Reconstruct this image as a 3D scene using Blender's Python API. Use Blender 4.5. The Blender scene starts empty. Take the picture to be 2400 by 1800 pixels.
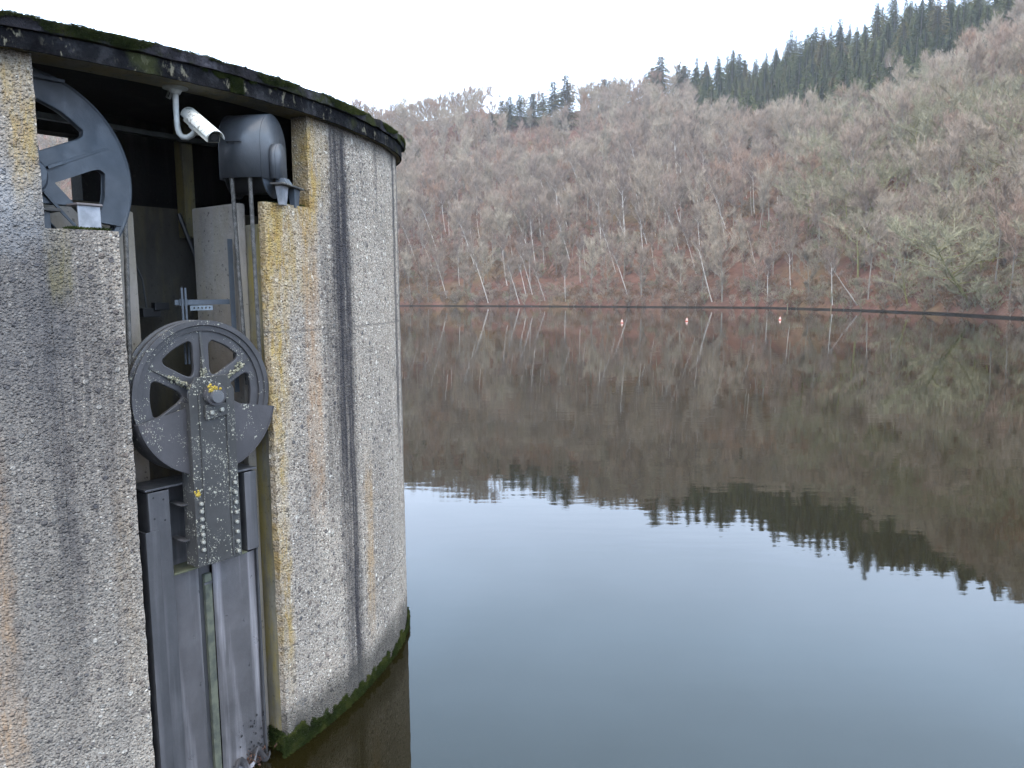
import bpy, math, random
import numpy as np
from mathutils import Vector, Matrix, noise
random.seed(7); rng = np.random.default_rng(7)
PI = math.pi
SC = bpy.context.scene
COL = SC.collection

# ------------------------------------------------------------------ camera, world, sun, exposure
PITCH, ROLL = math.radians(6.8), math.radians(0.45)
cd = bpy.data.cameras.new('camera'); cam = bpy.data.objects.new('camera', cd); COL.objects.link(cam)
fwd = Vector((0, math.cos(PITCH), -math.sin(PITCH))); up0 = Vector((0, math.sin(PITCH), math.cos(PITCH))); rt0 = Vector((1, 0, 0))
rt = rt0*math.cos(ROLL) - up0*math.sin(ROLL); upv = up0*math.cos(ROLL) + rt0*math.sin(ROLL)
cam.matrix_world = Matrix(((rt.x, upv.x, -fwd.x, 0), (rt.y, upv.y, -fwd.y, 0), (rt.z, upv.z, -fwd.z, 3.0), (0, 0, 0, 1)))
cd.sensor_width = 36; cd.lens = 36*1790/2400; cd.clip_start = .05; cd.clip_end = 5000
SC.camera = cam
SC.view_settings.view_transform = 'Standard'; SC.view_settings.look = 'None'
SC.view_settings.exposure = 0.0; SC.view_settings.gamma = 1
SC.cycles.max_bounces = 6; SC.cycles.diffuse_bounces = 3; SC.cycles.glossy_bounces = 3; SC.cycles.volume_bounces = 0
SC.cycles.caustics_reflective = False; SC.cycles.caustics_refractive = False

SUN_EL, SUN_AZ = math.radians(52), math.radians(200)     # azimuth clockwise from +Y
world = bpy.data.worlds.new('World'); SC.world = world; world.use_nodes = True
wn, wl = world.node_tree.nodes, world.node_tree.links; wn.clear()
out = wn.new('ShaderNodeOutputWorld'); bg = wn.new('ShaderNodeBackground'); bg.inputs['Strength'].default_value = 0.1
sky = wn.new('ShaderNodeTexSky'); sky.sky_type = 'NISHITA'; sky.sun_disc = False
sky.sun_elevation = SUN_EL; sky.sun_rotation = SUN_AZ; sky.air_density = 1; sky.dust_density = 3
tc = wn.new('ShaderNodeTexCoord'); sp = wn.new('ShaderNodeSeparateXYZ'); wl.new(tc.outputs['Generated'], sp.inputs[0])
cr = wn.new('ShaderNodeValToRGB'); wl.new(sp.outputs['Z'], cr.inputs[0])
e = cr.color_ramp.elements                                  # overcast sky: brighter towards the zenith
e[0].position = 0.0; e[0].color = (.66, .74, .90, 1); e[1].position = 1.0; e[1].color = (1, .94, .87, 1)
for p_, c_ in ((.20, (.66, .78, .98, 1)), (.30, (.68, .84, 1.10, 1)), (.42, (.62, .86, 1.16, 1)), (.57, (.60, .88, 1.2, 1)), (.70, (1, .95, .88, 1))):
    q_ = e.new(p_); q_.color = c_
cn = wn.new('ShaderNodeTexNoise'); cn.inputs['Scale'].default_value = 3.2; cn.inputs['Detail'].default_value = 4
cm = wn.new('ShaderNodeMapping'); cm.inputs['Scale'].default_value = (1, 1, 2.5); wl.new(tc.outputs['Generated'], cm.inputs[0]); wl.new(cm.outputs[0], cn.inputs['Vector'])
mr = wn.new('ShaderNodeMapRange'); mr.inputs[1].default_value = .3; mr.inputs[2].default_value = .7; mr.inputs[3].default_value = 44; mr.inputs[4].default_value = 51
wl.new(cn.outputs['Fac'], mr.inputs[0])
vm = wn.new('ShaderNodeVectorMath'); vm.operation = 'SCALE'; wl.new(cr.outputs[0], vm.inputs[0]); wl.new(mr.outputs[0], vm.inputs['Scale'])
mx = wn.new('ShaderNodeMixRGB'); mx.inputs[0].default_value = .88; wl.new(sky.outputs[0], mx.inputs[1]); wl.new(vm.outputs[0], mx.inputs[2])
wl.new(mx.outputs[0], bg.inputs['Color']); wl.new(bg.outputs[0], out.inputs['Surface'])
sd = bpy.data.lights.new('sun', 'SUN'); sd.energy = 1.1; sd.angle = math.radians(25); sd.color = (1, .93, .84)
so = bpy.data.objects.new('sun', sd); COL.objects.link(so)
sdir = Vector((math.sin(SUN_AZ)*math.cos(SUN_EL), math.cos(SUN_AZ)*math.cos(SUN_EL), math.sin(SUN_EL)))
so.rotation_euler = (-sdir).to_track_quat('-Z', 'Y').to_euler()

# ------------------------------------------------------------------ tower frame: s along the wall, d inwards, z up
CX, CY, R = -4.73, 6.55, 3.735
TH = math.radians(-36.5)
NV = Vector((math.cos(TH), math.sin(TH), 0)); TV = Vector((-math.sin(TH), math.cos(TH), 0)); C0 = Vector((CX, CY, 0))
def W(s, d, z): return C0 + NV*(R-d) + TV*s + Vector((0, 0, z))
def plan(th):            # the plan is not quite a circle: it bulges a little and turns away sharply at its far end
    x = min(1, max(0, (th+16)/14)); d = .030*x*x*(3-2*x)
    return d - (.14*(th/10)**2 if th > 0 else 0)
def PC(thdeg, r, z): a = math.radians(thdeg); r = r + plan(thdeg); return Vector((CX + r*math.cos(a), CY + r*math.sin(a), z))
IDT = lambda a, b, c: Vector((a, b, c))

def tag(o, label=None, cat=None, group=None, kind=None):
    if label: o['label'] = label
    if cat: o['category'] = cat
    if group: o['group'] = group
    if kind: o['kind'] = kind
    return o
def link(name, me, parent=None, loc=(0, 0, 0)):
    o = bpy.data.objects.new(name, me); COL.objects.link(o); o.location = loc
    if parent: o.parent = parent
    return o
def empty(name, loc):
    o = bpy.data.objects.new(name, None); COL.objects.link(o); o.location = loc; o.empty_display_size = .1
    return o

class MB:
    """collects shapes and links them as ONE mesh object whose origin is at its own centre"""
    def __init__(s): s.v = []; s.f = []; s.uv = None
    def add(s, vs, fs):
        n = len(s.v); s.v += [Vector(v) for v in vs]; s.f += [tuple(i+n for i in f) for f in fs]; return s
    def hexa(s, P):        # 8 corners: bottom loop 0-3, top loop 4-7
        return s.add(P, [(0, 3, 2, 1), (4, 5, 6, 7), (0, 1, 5, 4), (1, 2, 6, 5), (2, 3, 7, 6), (3, 0, 4, 7)])
    def box(s, s0, s1, d0, d1, z0, z1, F=W):
        return s.hexa([F(s0, d0, z0), F(s1, d0, z0), F(s1, d1, z0), F(s0, d1, z0), F(s0, d0, z1), F(s1, d0, z1), F(s1, d1, z1), F(s0, d1, z1)])
    def tube(s, pts, r, n=8, cap=True):
        pts = [Vector(p) for p in pts]; rs = r if isinstance(r, (list, tuple)) else [r]*len(pts); rings = []; x = None
        for i, p in enumerate(pts):
            t = (pts[min(i+1, len(pts)-1)] - pts[max(i-1, 0)]).normalized()
            if x is None: x = t.orthogonal().normalized()
            else: x = (x - t*x.dot(t)).normalized()
            y = t.cross(x)
            rings.append([p + (x*math.cos(2*PI*k/n) + y*math.sin(2*PI*k/n))*rs[i] for k in range(n)])
        vs = [v for q in rings for v in q]; fs = []
        for i in range(len(pts)-1):
            for k in range(n): a = i*n+k; b = i*n+(k+1) % n; fs.append((a, b, b+n, a+n))
        if cap: fs.append(tuple(range(n-1, -1, -1))); fs.append(tuple(range(len(vs)-n, len(vs))))
        return s.add(vs, fs)
    def lathe(s, sc, zc, prof, n=64, a0=0, a1=360, F=W, closed=True):   # profile of (radius, d) revolved about the inward axis
        full = abs(a1-a0) > 359; m = len(prof); k = n if full else n+1; vs = []; fs = []
        for i in range(k):
            a = math.radians(a0 + (a1-a0)*i/n)
            for r, d in prof: vs.append(F(sc + r*math.cos(a), d, zc + r*math.sin(a)))
        for i in range(n):
            i2 = (i+1) % k
            for j in range(m if closed else m-1):
                j2 = (j+1) % m; fs.append((i*m+j, i*m+j2, i2*m+j2, i2*m+j))
        if not full and closed: fs.append(tuple(range(m))); fs.append(tuple((k-1)*m+j for j in range(m-1, -1, -1)))
        return s.add(vs, fs)
    def prism(s, poly, d0, d1, F=W):    # polygon of (s, z) between two depths
        n = len(poly); vs = [F(a, d0, b) for a, b in poly] + [F(a, d1, b) for a, b in poly]
        fs = [tuple(range(n)), tuple(range(2*n-1, n-1, -1))] + [(i, i+n, (i+1) % n+n, (i+1) % n) for i in range(n)]
        return s.add(vs, fs)
    def build(s, name, mat, parent=None, smooth=False, bevel=0, loc=None, seg=2):
        c = Vector(loc) if loc is not None else sum(s.v, Vector())/len(s.v)
        me = bpy.data.meshes.new(name); me.from_pydata([tuple(v-c) for v in s.v], [], s.f); me.update()
        me.materials.append(mat)
        import bmesh
        bm = bmesh.new(); bm.from_mesh(me); bmesh.ops.recalc_face_normals(bm, faces=bm.faces); bm.to_mesh(me); bm.free()
        pl = Vector(parent.location) if parent else Vector()
        if parent and parent.parent: pl = pl + parent.parent.location
        o = link(name, me, parent, c-pl)
        if smooth:
            for p in me.polygons: p.use_smooth = True
            m = o.modifiers.new('edge', 'EDGE_SPLIT'); m.split_angle = math.radians(35)
        if bevel:
            m = o.modifiers.new('bevel', 'BEVEL'); m.width = bevel; m.segments = seg; m.limit_method = 'ANGLE'; m.angle_limit = math.radians(40)
            m.harden_normals = False
        return o

# ------------------------------------------------------------------ material helpers
class NT:
    def __init__(s, name):
        s.m = bpy.data.materials.new(name); s.m.use_nodes = True; s.t = s.m.node_tree; s.n = s.t.nodes
        s.b = s.n['Principled BSDF']; s.co = s.n.new('ShaderNodeTexCoord')
    def set(s, sock, v):
        if hasattr(v, 'links') or isinstance(v, bpy.types.NodeSocket): s.t.links.new(v, sock)
        else:
            if isinstance(v, tuple) and len(v) == 3 and len(sock.default_value) == 4: v = v+(1,)
            sock.default_value = v
    def map(s, scale=(1, 1, 1), src='Object', loc=(0, 0, 0)):
        m = s.n.new('ShaderNodeMapping'); s.t.links.new(s.co.outputs[src], m.inputs[0]); m.inputs['Scale'].default_value = scale; m.inputs['Location'].default_value = loc
        return m.outputs[0]
    def noise(s, scale, vec=None, detail=5, rough=.6, out='Fac', dist=0):
        q = s.n.new('ShaderNodeTexNoise'); q.inputs['Scale'].default_value = scale; q.inputs['Detail'].default_value = detail; q.inputs['Roughness'].default_value = rough; q.inputs['Distortion'].default_value = dist
        s.t.links.new(vec if vec is not None else s.co.outputs['Object'], q.inputs['Vector']); return q.outputs[out]
    def vor(s, scale, vec=None, feature='F1', out='Distance', rand=1):
        q = s.n.new('ShaderNodeTexVoronoi'); q.feature = feature; q.inputs['Scale'].default_value = scale; q.inputs['Randomness'].default_value = rand
        s.t.links.new(vec if vec is not None else s.co.outputs['Object'], q.inputs['Vector']); return q.outputs[out]
    def math(s, op, a, b=None, c=None, clamp=False):
        q = s.n.new('ShaderNodeMath'); q.operation = op; q.use_clamp = clamp; s.set(q.inputs[0], a)
        if b is not None: s.set(q.inputs[1], b)
        if c is not None: s.set(q.inputs[2], c)
        return q.outputs[0]
    def rng(s, v, a, b, lo=0., hi=1., smooth=True):
        q = s.n.new('ShaderNodeMapRange'); q.interpolation_type = 'SMOOTHSTEP' if smooth else 'LINEAR'; s.set(q.inputs[0], v)
        q.inputs[1].default_value = a; q.inputs[2].default_value = b; q.inputs[3].default_value = lo; q.inputs[4].default_value = hi; return q.outputs[0]
    def mix(s, f, a, b, mode='MIX'):
        q = s.n.new('ShaderNodeMixRGB'); q.blend_type = mode; s.set(q.inputs[0], f); s.set(q.inputs[1], a); s.set(q.inputs[2], b); return q.outputs[0]
    def ramp(s, v, *st):
        q = s.n.new('ShaderNodeValToRGB'); s.set(q.inputs[0], v); el = q.color_ramp.elements
        el[0].position = st[0][0]; el[0].color = st[0][1]+(1,); el[1].position = st[-1][0]; el[1].color = st[-1][1]+(1,)
        for p, c in st[1:-1]: w = el.new(p); w.color = c+(1,)
        return q.outputs[0]
    def sep(s, v):
        q = s.n.new('ShaderNodeSeparateXYZ'); s.t.links.new(v, q.inputs[0]); return q.outputs
    def comb(s, x, y, z):
        q = s.n.new('ShaderNodeCombineXYZ'); s.set(q.inputs[0], x); s.set(q.inputs[1], y); s.set(q.inputs[2], z); return q.outputs[0]
    def bump(s, h, dist, strength=1., prev=None):
        q = s.n.new('ShaderNodeBump'); q.inputs['Distance'].default_value = dist; q.inputs['Strength'].default_value = strength; s.t.links.new(h, q.inputs['Height'])
        if prev is not None: s.t.links.new(prev, q.inputs['Normal'])
        return q.outputs[0]
    def done(s, col=None, rough=None, nrm=None, metal=None, spec=None):
        if col is not None: s.set(s.b.inputs['Base Color'], col)
        if rough is not None: s.set(s.b.inputs['Roughness'], rough)
        if nrm is not None: s.set(s.b.inputs['Normal'], nrm)
        if metal is not None: s.set(s.b.inputs['Metallic'], metal)
        if spec is not None: s.set(s.b.inputs['Specular IOR Level'], spec)
        return s.m

def wall_material():
    k = NT('washed_concrete'); uv = k.sep(k.co.outputs['UV']); u, v = uv[0], uv[1]   # u = degrees round the tower / 10, v = height in metres
    th = k.math('MULTIPLY', u, 10.); ob = k.co.outputs['Object']
    # exposed aggregate: pebbles of two sizes
    wv = k.noise(9, detail=2, out='Color')
    warp = k.mix(.012, ob, wv, 'ADD')
    p1c = k.vor(62, warp, out='Color'); p1d = k.vor(62, warp); p2c = k.vor(120, warp, out='Color'); p2d = k.vor(120, warp)
    r1 = k.sep(p1c); r2 = k.sep(p2c)
    sand = k.ramp(k.noise(2.2, detail=6), (.3, (.235, .215, .195)), (.5, (.31, .285, .26)), (.7, (.37, .34, .31)))
    peb = k.ramp(r1[0], (0., (.07, .07, .075)), (.22, (.17, .15, .135)), (.45, (.30, .26, .225)), (.7, (.38, .35, .32)), (.88, (.46, .43, .39)), (.96, (.62, .60, .57)))
    peb2 = k.ramp(r2[1], (0., (.08, .075, .075)), (.4, (.22, .195, .17)), (.75, (.33, .30, .26)), (1., (.52, .50, .47)))
    m1 = k.rng(p1d, .62, .30); m2 = k.rng(p2d, .6, .35)
    base = k.mix(k.math('MULTIPLY', m2, .8), sand, peb2); base = k.mix(k.math('MULTIPLY', m1, k.rng(r1[2], .25, .4)), base, peb)
    p3d = k.vor(27, warp); r3 = k.sep(k.vor(27, warp, out='Color')); peb3 = k.ramp(r3[1], (0., (.10, .10, .11)), (.3, (.20, .17, .155)), (.6, (.24, .235, .23)), (.85, (.36, .33, .30)), (.93, (.58, .56, .53)))
    m3 = k.math('MULTIPLY', k.rng(p3d, .46, .34), k.rng(r3[0], .62, .70)); base = k.mix(m3, base, peb3)
    pits = k.rng(k.noise(75, detail=3), .40, .30); base = k.mix(k.math('MULTIPLY', pits, .75), base, (.05, .045, .045))
    big = k.noise(1.1, k.map((1, 1, .6)), 6, .65)
    base = k.mix(1., base, k.ramp(big, (.3, (.92, .88, .845)), (.5, (1.17, 1.115, 1.04)), (.72, (1.36, 1.26, 1.14))), 'MULTIPLY')
    vst = k.noise(1., k.comb(k.math('MULTIPLY', th, 1.1), k.math('MULTIPLY', v, .35), 0.), 5, .65)      # vertical runs
    base = k.mix(k.rng(vst, .56, .74, 0, .45), base, (.09, .085, .09))
    wob = k.math('MULTIPLY_ADD', k.noise(1.3, k.comb(v, 0., 3.), 4), 1.6, -.8)
    fray = k.math('MULTIPLY_ADD', k.noise(11, detail=7, rough=.75), 2.4, -1.2)
    brk = k.rng(k.noise(1., k.comb(k.math('MULTIPLY', th, 2.4), k.math('MULTIPLY', v, .9), 7.), 5, .7), .36, .58, .45, 1)
    brk2 = k.rng(k.noise(1., k.comb(k.math('MULTIPLY', th, 1.2), k.math('MULTIPLY', v, 2.2), 11.), 6, .75), .42, .60, .0, 1)
    def band(t0, hw, soft, z0, z1, zs=.5, wb=1., fr=1.):
        x = k.math('ADD', k.math('SUBTRACT', th, t0), k.math('MULTIPLY', wob, wb)); x = k.math('ADD', k.math('ABSOLUTE', x), k.math('MULTIPLY', fray, fr))
        h = k.rng(x, hw, hw+soft, 1, 0)
        h = k.math('MULTIPLY', h, k.rng(v, z0-zs, z0+zs)); return k.math('MULTIPLY', h, k.rng(v, z1-zs, z1+zs, 1, 0))
    drk = (.032, .03, .036)
    for b_, a_ in ((band(-18.6, 1.0, .8, 3.0, 4.6, .8, .3, 1.2), .78), (band(-17.2, .25, .6, .2, 4.6, .4, .5, .5), .9), (band(-18.6, .3, .6, 1.4, 4.6, .8, .8, .6), .8), (band(-17.8, 1.2, 1.5, .0, 3.8, .5, .6, 1.), .72), (band(-19.8, 1.4, 1.5, 1.5, 3.5, .6, 1., 1.4), .55),
                   (band(-1.9, .5, .6, 1.7, 4.6, .5, .4, .5), .85), (band(1.2, .3, .5, 1.2, 4.6, .5, .4, .4), .8), (band(-9, .15, .5, 3.6, 4.6, .3, .3, .5), .5), (band(-26, .6, 1.6, .9, 3.0, .6, 1.2, 1.4), .28),
                   (band(-46.3, 1.6, 2.6, 1.9, 3.5, .8, 1.2, 1.6), .62), (band(-45.2, .8, 1.5, .6, 3.0, .8, 1.2, 1.2), .35), (band(-50.5, 2.0, 3., 1.0, 3.5, .8, 1., 2.), .5), (band(-48.9, .6, 1.2, .6, 2.6, .8, 1.4, 1.2), .35)):
        base = k.mix(k.math('MULTIPLY', k.math('MULTIPLY', b_, a_), brk), base, drk)
    lp = k.math('MULTIPLY', k.rng(th, -42.5, -46.5), k.rng(k.noise(.9, k.map((1, 1, .5), loc=(4, 2, 1)), 6, .7), .30, .62, 1, .35)); base = k.mix(k.math('MULTIPLY', lp, .55), base, (.135, .126, .120))
    # bluish stain on the left pier below the opening
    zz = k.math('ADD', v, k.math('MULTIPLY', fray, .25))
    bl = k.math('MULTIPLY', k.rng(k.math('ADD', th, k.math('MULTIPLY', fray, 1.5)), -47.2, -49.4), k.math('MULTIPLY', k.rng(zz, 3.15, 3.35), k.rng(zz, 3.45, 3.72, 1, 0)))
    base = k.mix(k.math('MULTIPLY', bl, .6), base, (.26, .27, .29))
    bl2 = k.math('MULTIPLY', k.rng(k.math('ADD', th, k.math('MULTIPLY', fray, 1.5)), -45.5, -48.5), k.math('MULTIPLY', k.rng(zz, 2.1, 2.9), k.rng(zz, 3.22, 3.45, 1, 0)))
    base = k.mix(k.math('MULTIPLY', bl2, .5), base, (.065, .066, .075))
    # lichen: yellow ochre next to the openings, rust below the ledge
    och = k.ramp(k.noise(20, detail=3), (.35, (.27, .17, .05)), (.6, (.37, .26, .09)), (.75, (.30, .24, .13)))
    lich = k.rng(k.noise(3.2, k.map((1, 1, .55)), 6, .7), .44, .6)
    for b_, a_, c_ in ((band(-22.9, .35, .5, 3.4, 4.6, .1, .2, .3), .9, och), (band(-21.9, 1., 1.2, 3.6, 4.6, .2, .4, 1.), .7, och),
                       (band(-29.2, .5, .8, .6, 3.7, .4, .2, .8), .85, och), (band(-28.4, .6, 1.2, 2.2, 3.7, .4, .2, .8), .8, och), (band(-26.5, 2.6, 1.5, 3.0, 3.75, .2, .4, 1.5), .98, och), (band(-23.8, .7, .9, 1.6, 3.4, .4, .8, .8), .6, (.36, .20, .09)),
                       (band(-13.6, .5, 1.0, .45, 1.7, .3, .4, .8), .65, (.40, .25, .11)), (band(-49.4, .5, .8, 3.5, 4.6, .2, .2, .6), .75, och),
                       (band(-44.4, .4, .7, .9, 2.2, .3, .4, .5), .2, (.36, .24, .12)), (band(-53.6, .6, 1.2, .5, 2.2, .4, .6, 1.), .5, (.36, .21, .10)), (band(-47.7, .4, .8, 3.0, 3.4, .1, .2, .5), .5, (.18, .15, .05))):
        base = k.mix(k.math('MULTIPLY', k.math('MULTIPLY', b_, a_), k.math('MULTIPLY', k.rng(lich, 0, 1, .55, 1), k.rng(brk2, 0, 1, .4, 1))), base, c_)
    # pour joints, waterline algae
    for z_ in (.72, 2.77):
        j = k.rng(k.math('ABSOLUTE', k.math('SUBTRACT', k.math('ADD', v, k.math('MULTIPLY', fray, .006)), z_)), .003, .012, .45, 0); base = k.mix(j, base, (.10, .09, .085))
    wl_ = k.rng(k.math('ADD', v, k.math('MULTIPLY', k.noise(4, detail=5), .35)), .36, .56, 1, 0); base = k.mix(k.math('MULTIPLY', wl_, .8), base, (.045, .042, .038))
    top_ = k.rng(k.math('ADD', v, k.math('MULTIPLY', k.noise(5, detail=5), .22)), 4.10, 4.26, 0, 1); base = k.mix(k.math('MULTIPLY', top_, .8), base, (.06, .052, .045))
    h = k.math('ADD', k.math('MULTIPLY', k.rng(p1d, .6, 0), .9), k.math('MULTIPLY', k.rng(p2d, .6, 0), .5)); h = k.math('ADD', h, k.math('MULTIPLY', k.noise(30, detail=4), .9)); h = k.math('ADD', h, k.math('MULTIPLY', m3, .8))
    nr = k.bump(h, .009, 1.); nr = k.bump(k.noise(7, detail=4), .02, .5, nr)
    return k.done(base, .9, nr, spec=.25)

def smooth_concrete(name, c0, c1, lichen=0., dirt=.4, yz=None):
    k = NT(name); n1 = k.noise(3.5, k.map((1, 1, .5)), 7, .68)
    col = k.ramp(n1, (.32, c0), (.68, c1)); col = k.mix(k.rng(k.noise(38, detail=3), .38, .30, 0, .7), col, (.03, .028, .025))
    col = k.mix(k.rng(k.noise(1.6, k.map((3, 3, .35)), 5), .5, .72, 0, dirt), col, (.05, .05, .045))
    if lichen: col = k.mix(k.rng(k.noise(2.4, k.map((2.5, 2.5, .5), loc=(3, 1, 0)), 6, .7), .42, .60, 0, lichen), col, (.26, .20, .05))
    return k.done(col, .88, k.bump(k.noise(45, detail=5), .006, .8), spec=.25)

def steel(name, c=(.075, .083, .095), rough=.48, speck=0., rust=.0, streak=0., metal=.15, sc=1.):
    k = NT(name); n1 = k.noise(4*sc, detail=6); a = tuple(x*.72 for x in c); b = tuple(x*1.35 for x in c)
    col = k.ramp(n1, (.3, a), (.55, c), (.75, b))
    col = k.mix(k.rng(k.noise(7, k.map((1, 1, .25)), 5), .52, .75, 0, .4), col, tuple(x*1.9 for x in c))
    if streak:
        st = k.noise(1., k.map((9, 9, .45)), 5, .55); col = k.mix(k.rng(st, .50, .70, 0, streak), col, (.38, .36, .38))
    if rust: col = k.mix(k.rng(k.noise(5.5, detail=6), .62, .72, 0, rust), col, (.09, .045, .03))
    h = k.noise(60, detail=4)
    if speck:
        dn = k.rng(k.noise(6, detail=4, rough=.7), .42, .62)
        for scale, thr in ((70, .20), (38, .17), (150, .26)):
            vd = k.vor(scale, k.mix(.015, k.co.outputs['Object'], k.noise(60, out='Color'), 'ADD')); rr = k.sep(k.vor(scale, out='Color'))[1]
            mk = k.math('MULTIPLY', k.rng(vd, thr+.12, thr), k.rng(k.math('ADD', rr, k.math('MULTIPLY', dn, .75)), 1.38-.45*speck, 1.46-.45*speck))
            col = k.mix(mk, col, (.36, .35, .29)); h = k.math('ADD', h, k.math('MULTIPLY', mk, 2.))
    r = k.rng(k.noise(9, detail=5), .3, .7, rough-.1, rough+.18)
    return k.done(col, r, k.bump(h, .002, .6), metal=metal)

def plain(name, c, rough=.6, c2=None, sc=8, metal=0, bumpd=.002):
    k = NT(name); col = k.mix(k.rng(k.noise(sc, detail=6), .35, .65), c, c2 or tuple(x*.7 for x in c))
    return k.done(col, rough, k.bump(k.noise(sc*6, detail=3), bumpd, .5), metal=metal)

def foliage_mat(name, stops, rough=.95, rnd=.25, warm=None):
    k = NT(name); oi = k.n.new('ShaderNodeObjectInfo'); r = oi.outputs['Random']
    col = k.ramp(r, *stops)
    col = k.mix(1., col, k.ramp(k.noise(.9, detail=3), (.3, (1-rnd,)*3), (.7, (1+rnd,)*3)), 'MULTIPLY')
    return k.done(col, rough, spec=.1)

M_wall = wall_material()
M_jamb = smooth_concrete('jamb_concrete', (.11, .10, .075), (.24, .215, .165), .8, .5)
M_pil = smooth_concrete('pillar_concrete', (.20, .175, .155), (.33, .30, .27), .15, .35)
M_dark = smooth_concrete('shade_black_concrete', (.006, .006, .006), (.014, .013, .012), .0, .5)  # near-black colour stands in for the deep shade of the interior
M_room = smooth_concrete('shade_dark_room_concrete', (.035, .032, .027), (.07, .063, .054), .1, .4)  # interior dimness painted in: concrete coloured darker than it is
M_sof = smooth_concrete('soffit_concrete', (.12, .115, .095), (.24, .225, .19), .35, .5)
M_mach = steel('machine_paint', (.050, .061, .077), .50, rust=.12)
M_hood = steel('hood_paint', (.070, .076, .087), .42, rust=.35, sc=.8)
M_wheel = steel('wheel_paint', (.052, .050, .054), .48, speck=.10, rust=.15)
M_speck = steel('lichened_steel', (.045, .044, .044), .6, speck=.62)
M_machd = steel('axle_steel', (.09, .092, .10), .5, speck=.1)
M_guard = steel('guard_steel', (.055, .052, .057), .5, speck=.03, rust=.1)
M_gate = steel('gate_steel', (.080, .079, .085), .40, rust=.1, streak=.25, metal=.35)
M_panel = steel('gate_panel_steel', (.115, .109, .114), .36, streak=.9, metal=.35)
M_galv = plain('pale_weathered_steel', (.30, .31, .34), .5, (.18, .19, .21), 12, .3)
M_rope = plain('rope_strand', (.13, .125, .12), .55, (.05, .048, .045), 40, .5)
M_rust = plain('rust', (.10, .045, .028), .9, (.04, .02, .015), 30, 0, .01)
M_bolt = plain('bolt_head', (.14, .14, .14), .5, (.36, .35, .30), 60, .3)
M_black = plain('black_fitting', (.012, .012, .014), .5)
M_white = None
def white_paint():
    k = NT('weathered_white_paint'); col = k.mix(k.rng(k.noise(3, detail=4), .4, .7), (.78, .78, .74), (.66, .66, .61))
    vd = k.vor(34, k.mix(.05, k.map((1, 1.8, 1)), k.noise(25, out='Color'), 'ADD')); rr = k.sep(k.vor(34, k.map((1, 1.8, 1)), out='Color'))[0]
    col = k.mix(k.math('MULTIPLY', k.rng(k.noise(36, detail=5, rough=.75), .545, .58), .85), col, (.17, .17, .14))
    return k.done(col, .45, k.bump(k.noise(90), .001, .4))
M_white = white_paint()
M_arm = plain('pale_painted_pipe', (.42, .43, .42), .45, (.30, .31, .30), 20)

# ------------------------------------------------------------------ water
def water():
    k = NT('lake_water')
    v = k.map((1, 1, 1)); big = k.noise(.55, k.map((.5, 1.6, 1)), 3, .5); fine = k.noise(3.2, k.map((.6, 1.5, 1)), 3, .55)
    patch = k.rng(k.noise(.035, k.map((1, 2.2, 1)), 3), .42, .66, .25, 1.)
    h = k.math('MULTIPLY', k.math('ADD', big, k.math('MULTIPLY', fine, .17)), patch)
    nr = k.bump(h, .013, .5)
    k.b.inputs['IOR'].default_value = 1.38
    return k.done((.0085, .0070, .002), .015, nr)
bm_ = MB(); bm_.add([(-900, -300, 0), (900, -300, 0), (900, 900, 0), (-900, 900, 0)], [(0, 1, 2, 3)])
wo = bm_.build('water', water(), loc=(0, 0, 0)); tag(wo, kind='structure')

# ------------------------------------------------------------------ terrain across the lake
AZ = [-1.6, -1.2, -.6, -.3, -.141, .001, .168, .279, .334, .390, .446, .502, .558, .613, .669, .9, 1.3, 1.8]
SY = [120, 150, 185, 196, 191.1, 172.8, 151.7, 141.6, 135.3, 123.6, 113.7, 103.3, 94.7, 84.6, 76.5, 58, 42, 30]
EAZ = [-1.6, -.6, -.186, -.105, -.051, .03, .07, .19, .24, .314, .377, .43, .483, .56, .64, .9, 1.8]
EEL = [.17, .19, .209, .216, .222, .218, .222, .236, .242, .250, .268, .280, .288, .293, .300, .30, .25]
LAZ = [-1.6, -.14, .05, .24, .38, .64, 1.8]; LL = [150, 165, 200, 190, 185, 190, 180]
def shore_y(a): return float(np.interp(a, AZ, SY))
def ridge(a):
    L = float(np.interp(a, LAZ, LL)); y = shore_y(a)+L; d = y*math.hypot(1, a); return L, 3 + float(np.interp(a, EAZ, EEL))*d
def terrain(a, v):      # azimuth slope and 0..1 from shore to ridge (beyond 1: plateau)
    L, zr = ridge(a); y = shore_y(a)+L*v; x = a*y
    if v <= 1: z = zr*(v**.97)*(1-.10*math.sin(PI*v)) 
    else: z = zr - (v-1)*30
    n = noise.noise(Vector((x*.016, y*.016, 0)))*6 + noise.noise(Vector((x*.05, y*.05, 4)))*2.2
    z += n*min(1, max(0, v)*5)*(1 if v < 1 else 1)
    if v > 0: z += .30*min(1, v*60)
    else: z = v*60
    return Vector((x, y, z))
def terr_mesh():
    va = [-.06, -.02, 0, .0012, .004, .012, .03] + list(np.linspace(.05, 1.25, 74)) + [1.5, 2.0]
    aa = list(np.linspace(-1.6, 1.8, 300)); vs = []; fs = []
    for a in aa:
        for v in va:
            p = terrain(a, v)
            if 0 <= v < .02: p.y += noise.noise(Vector((p.x*.25, 3, 0)))*.8
            if 0 < v < .02: p.z += noise.noise(Vector((p.x*.5, 7, 0)))*.22
            vs.append(p)
    m = len(va)
    for i in range(len(aa)-1):
        for j in range(m-1): fs.append((i*m+j, (i+1)*m+j, (i+1)*m+j+1, i*m+j+1))
    return MB().add(vs, fs)
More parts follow.
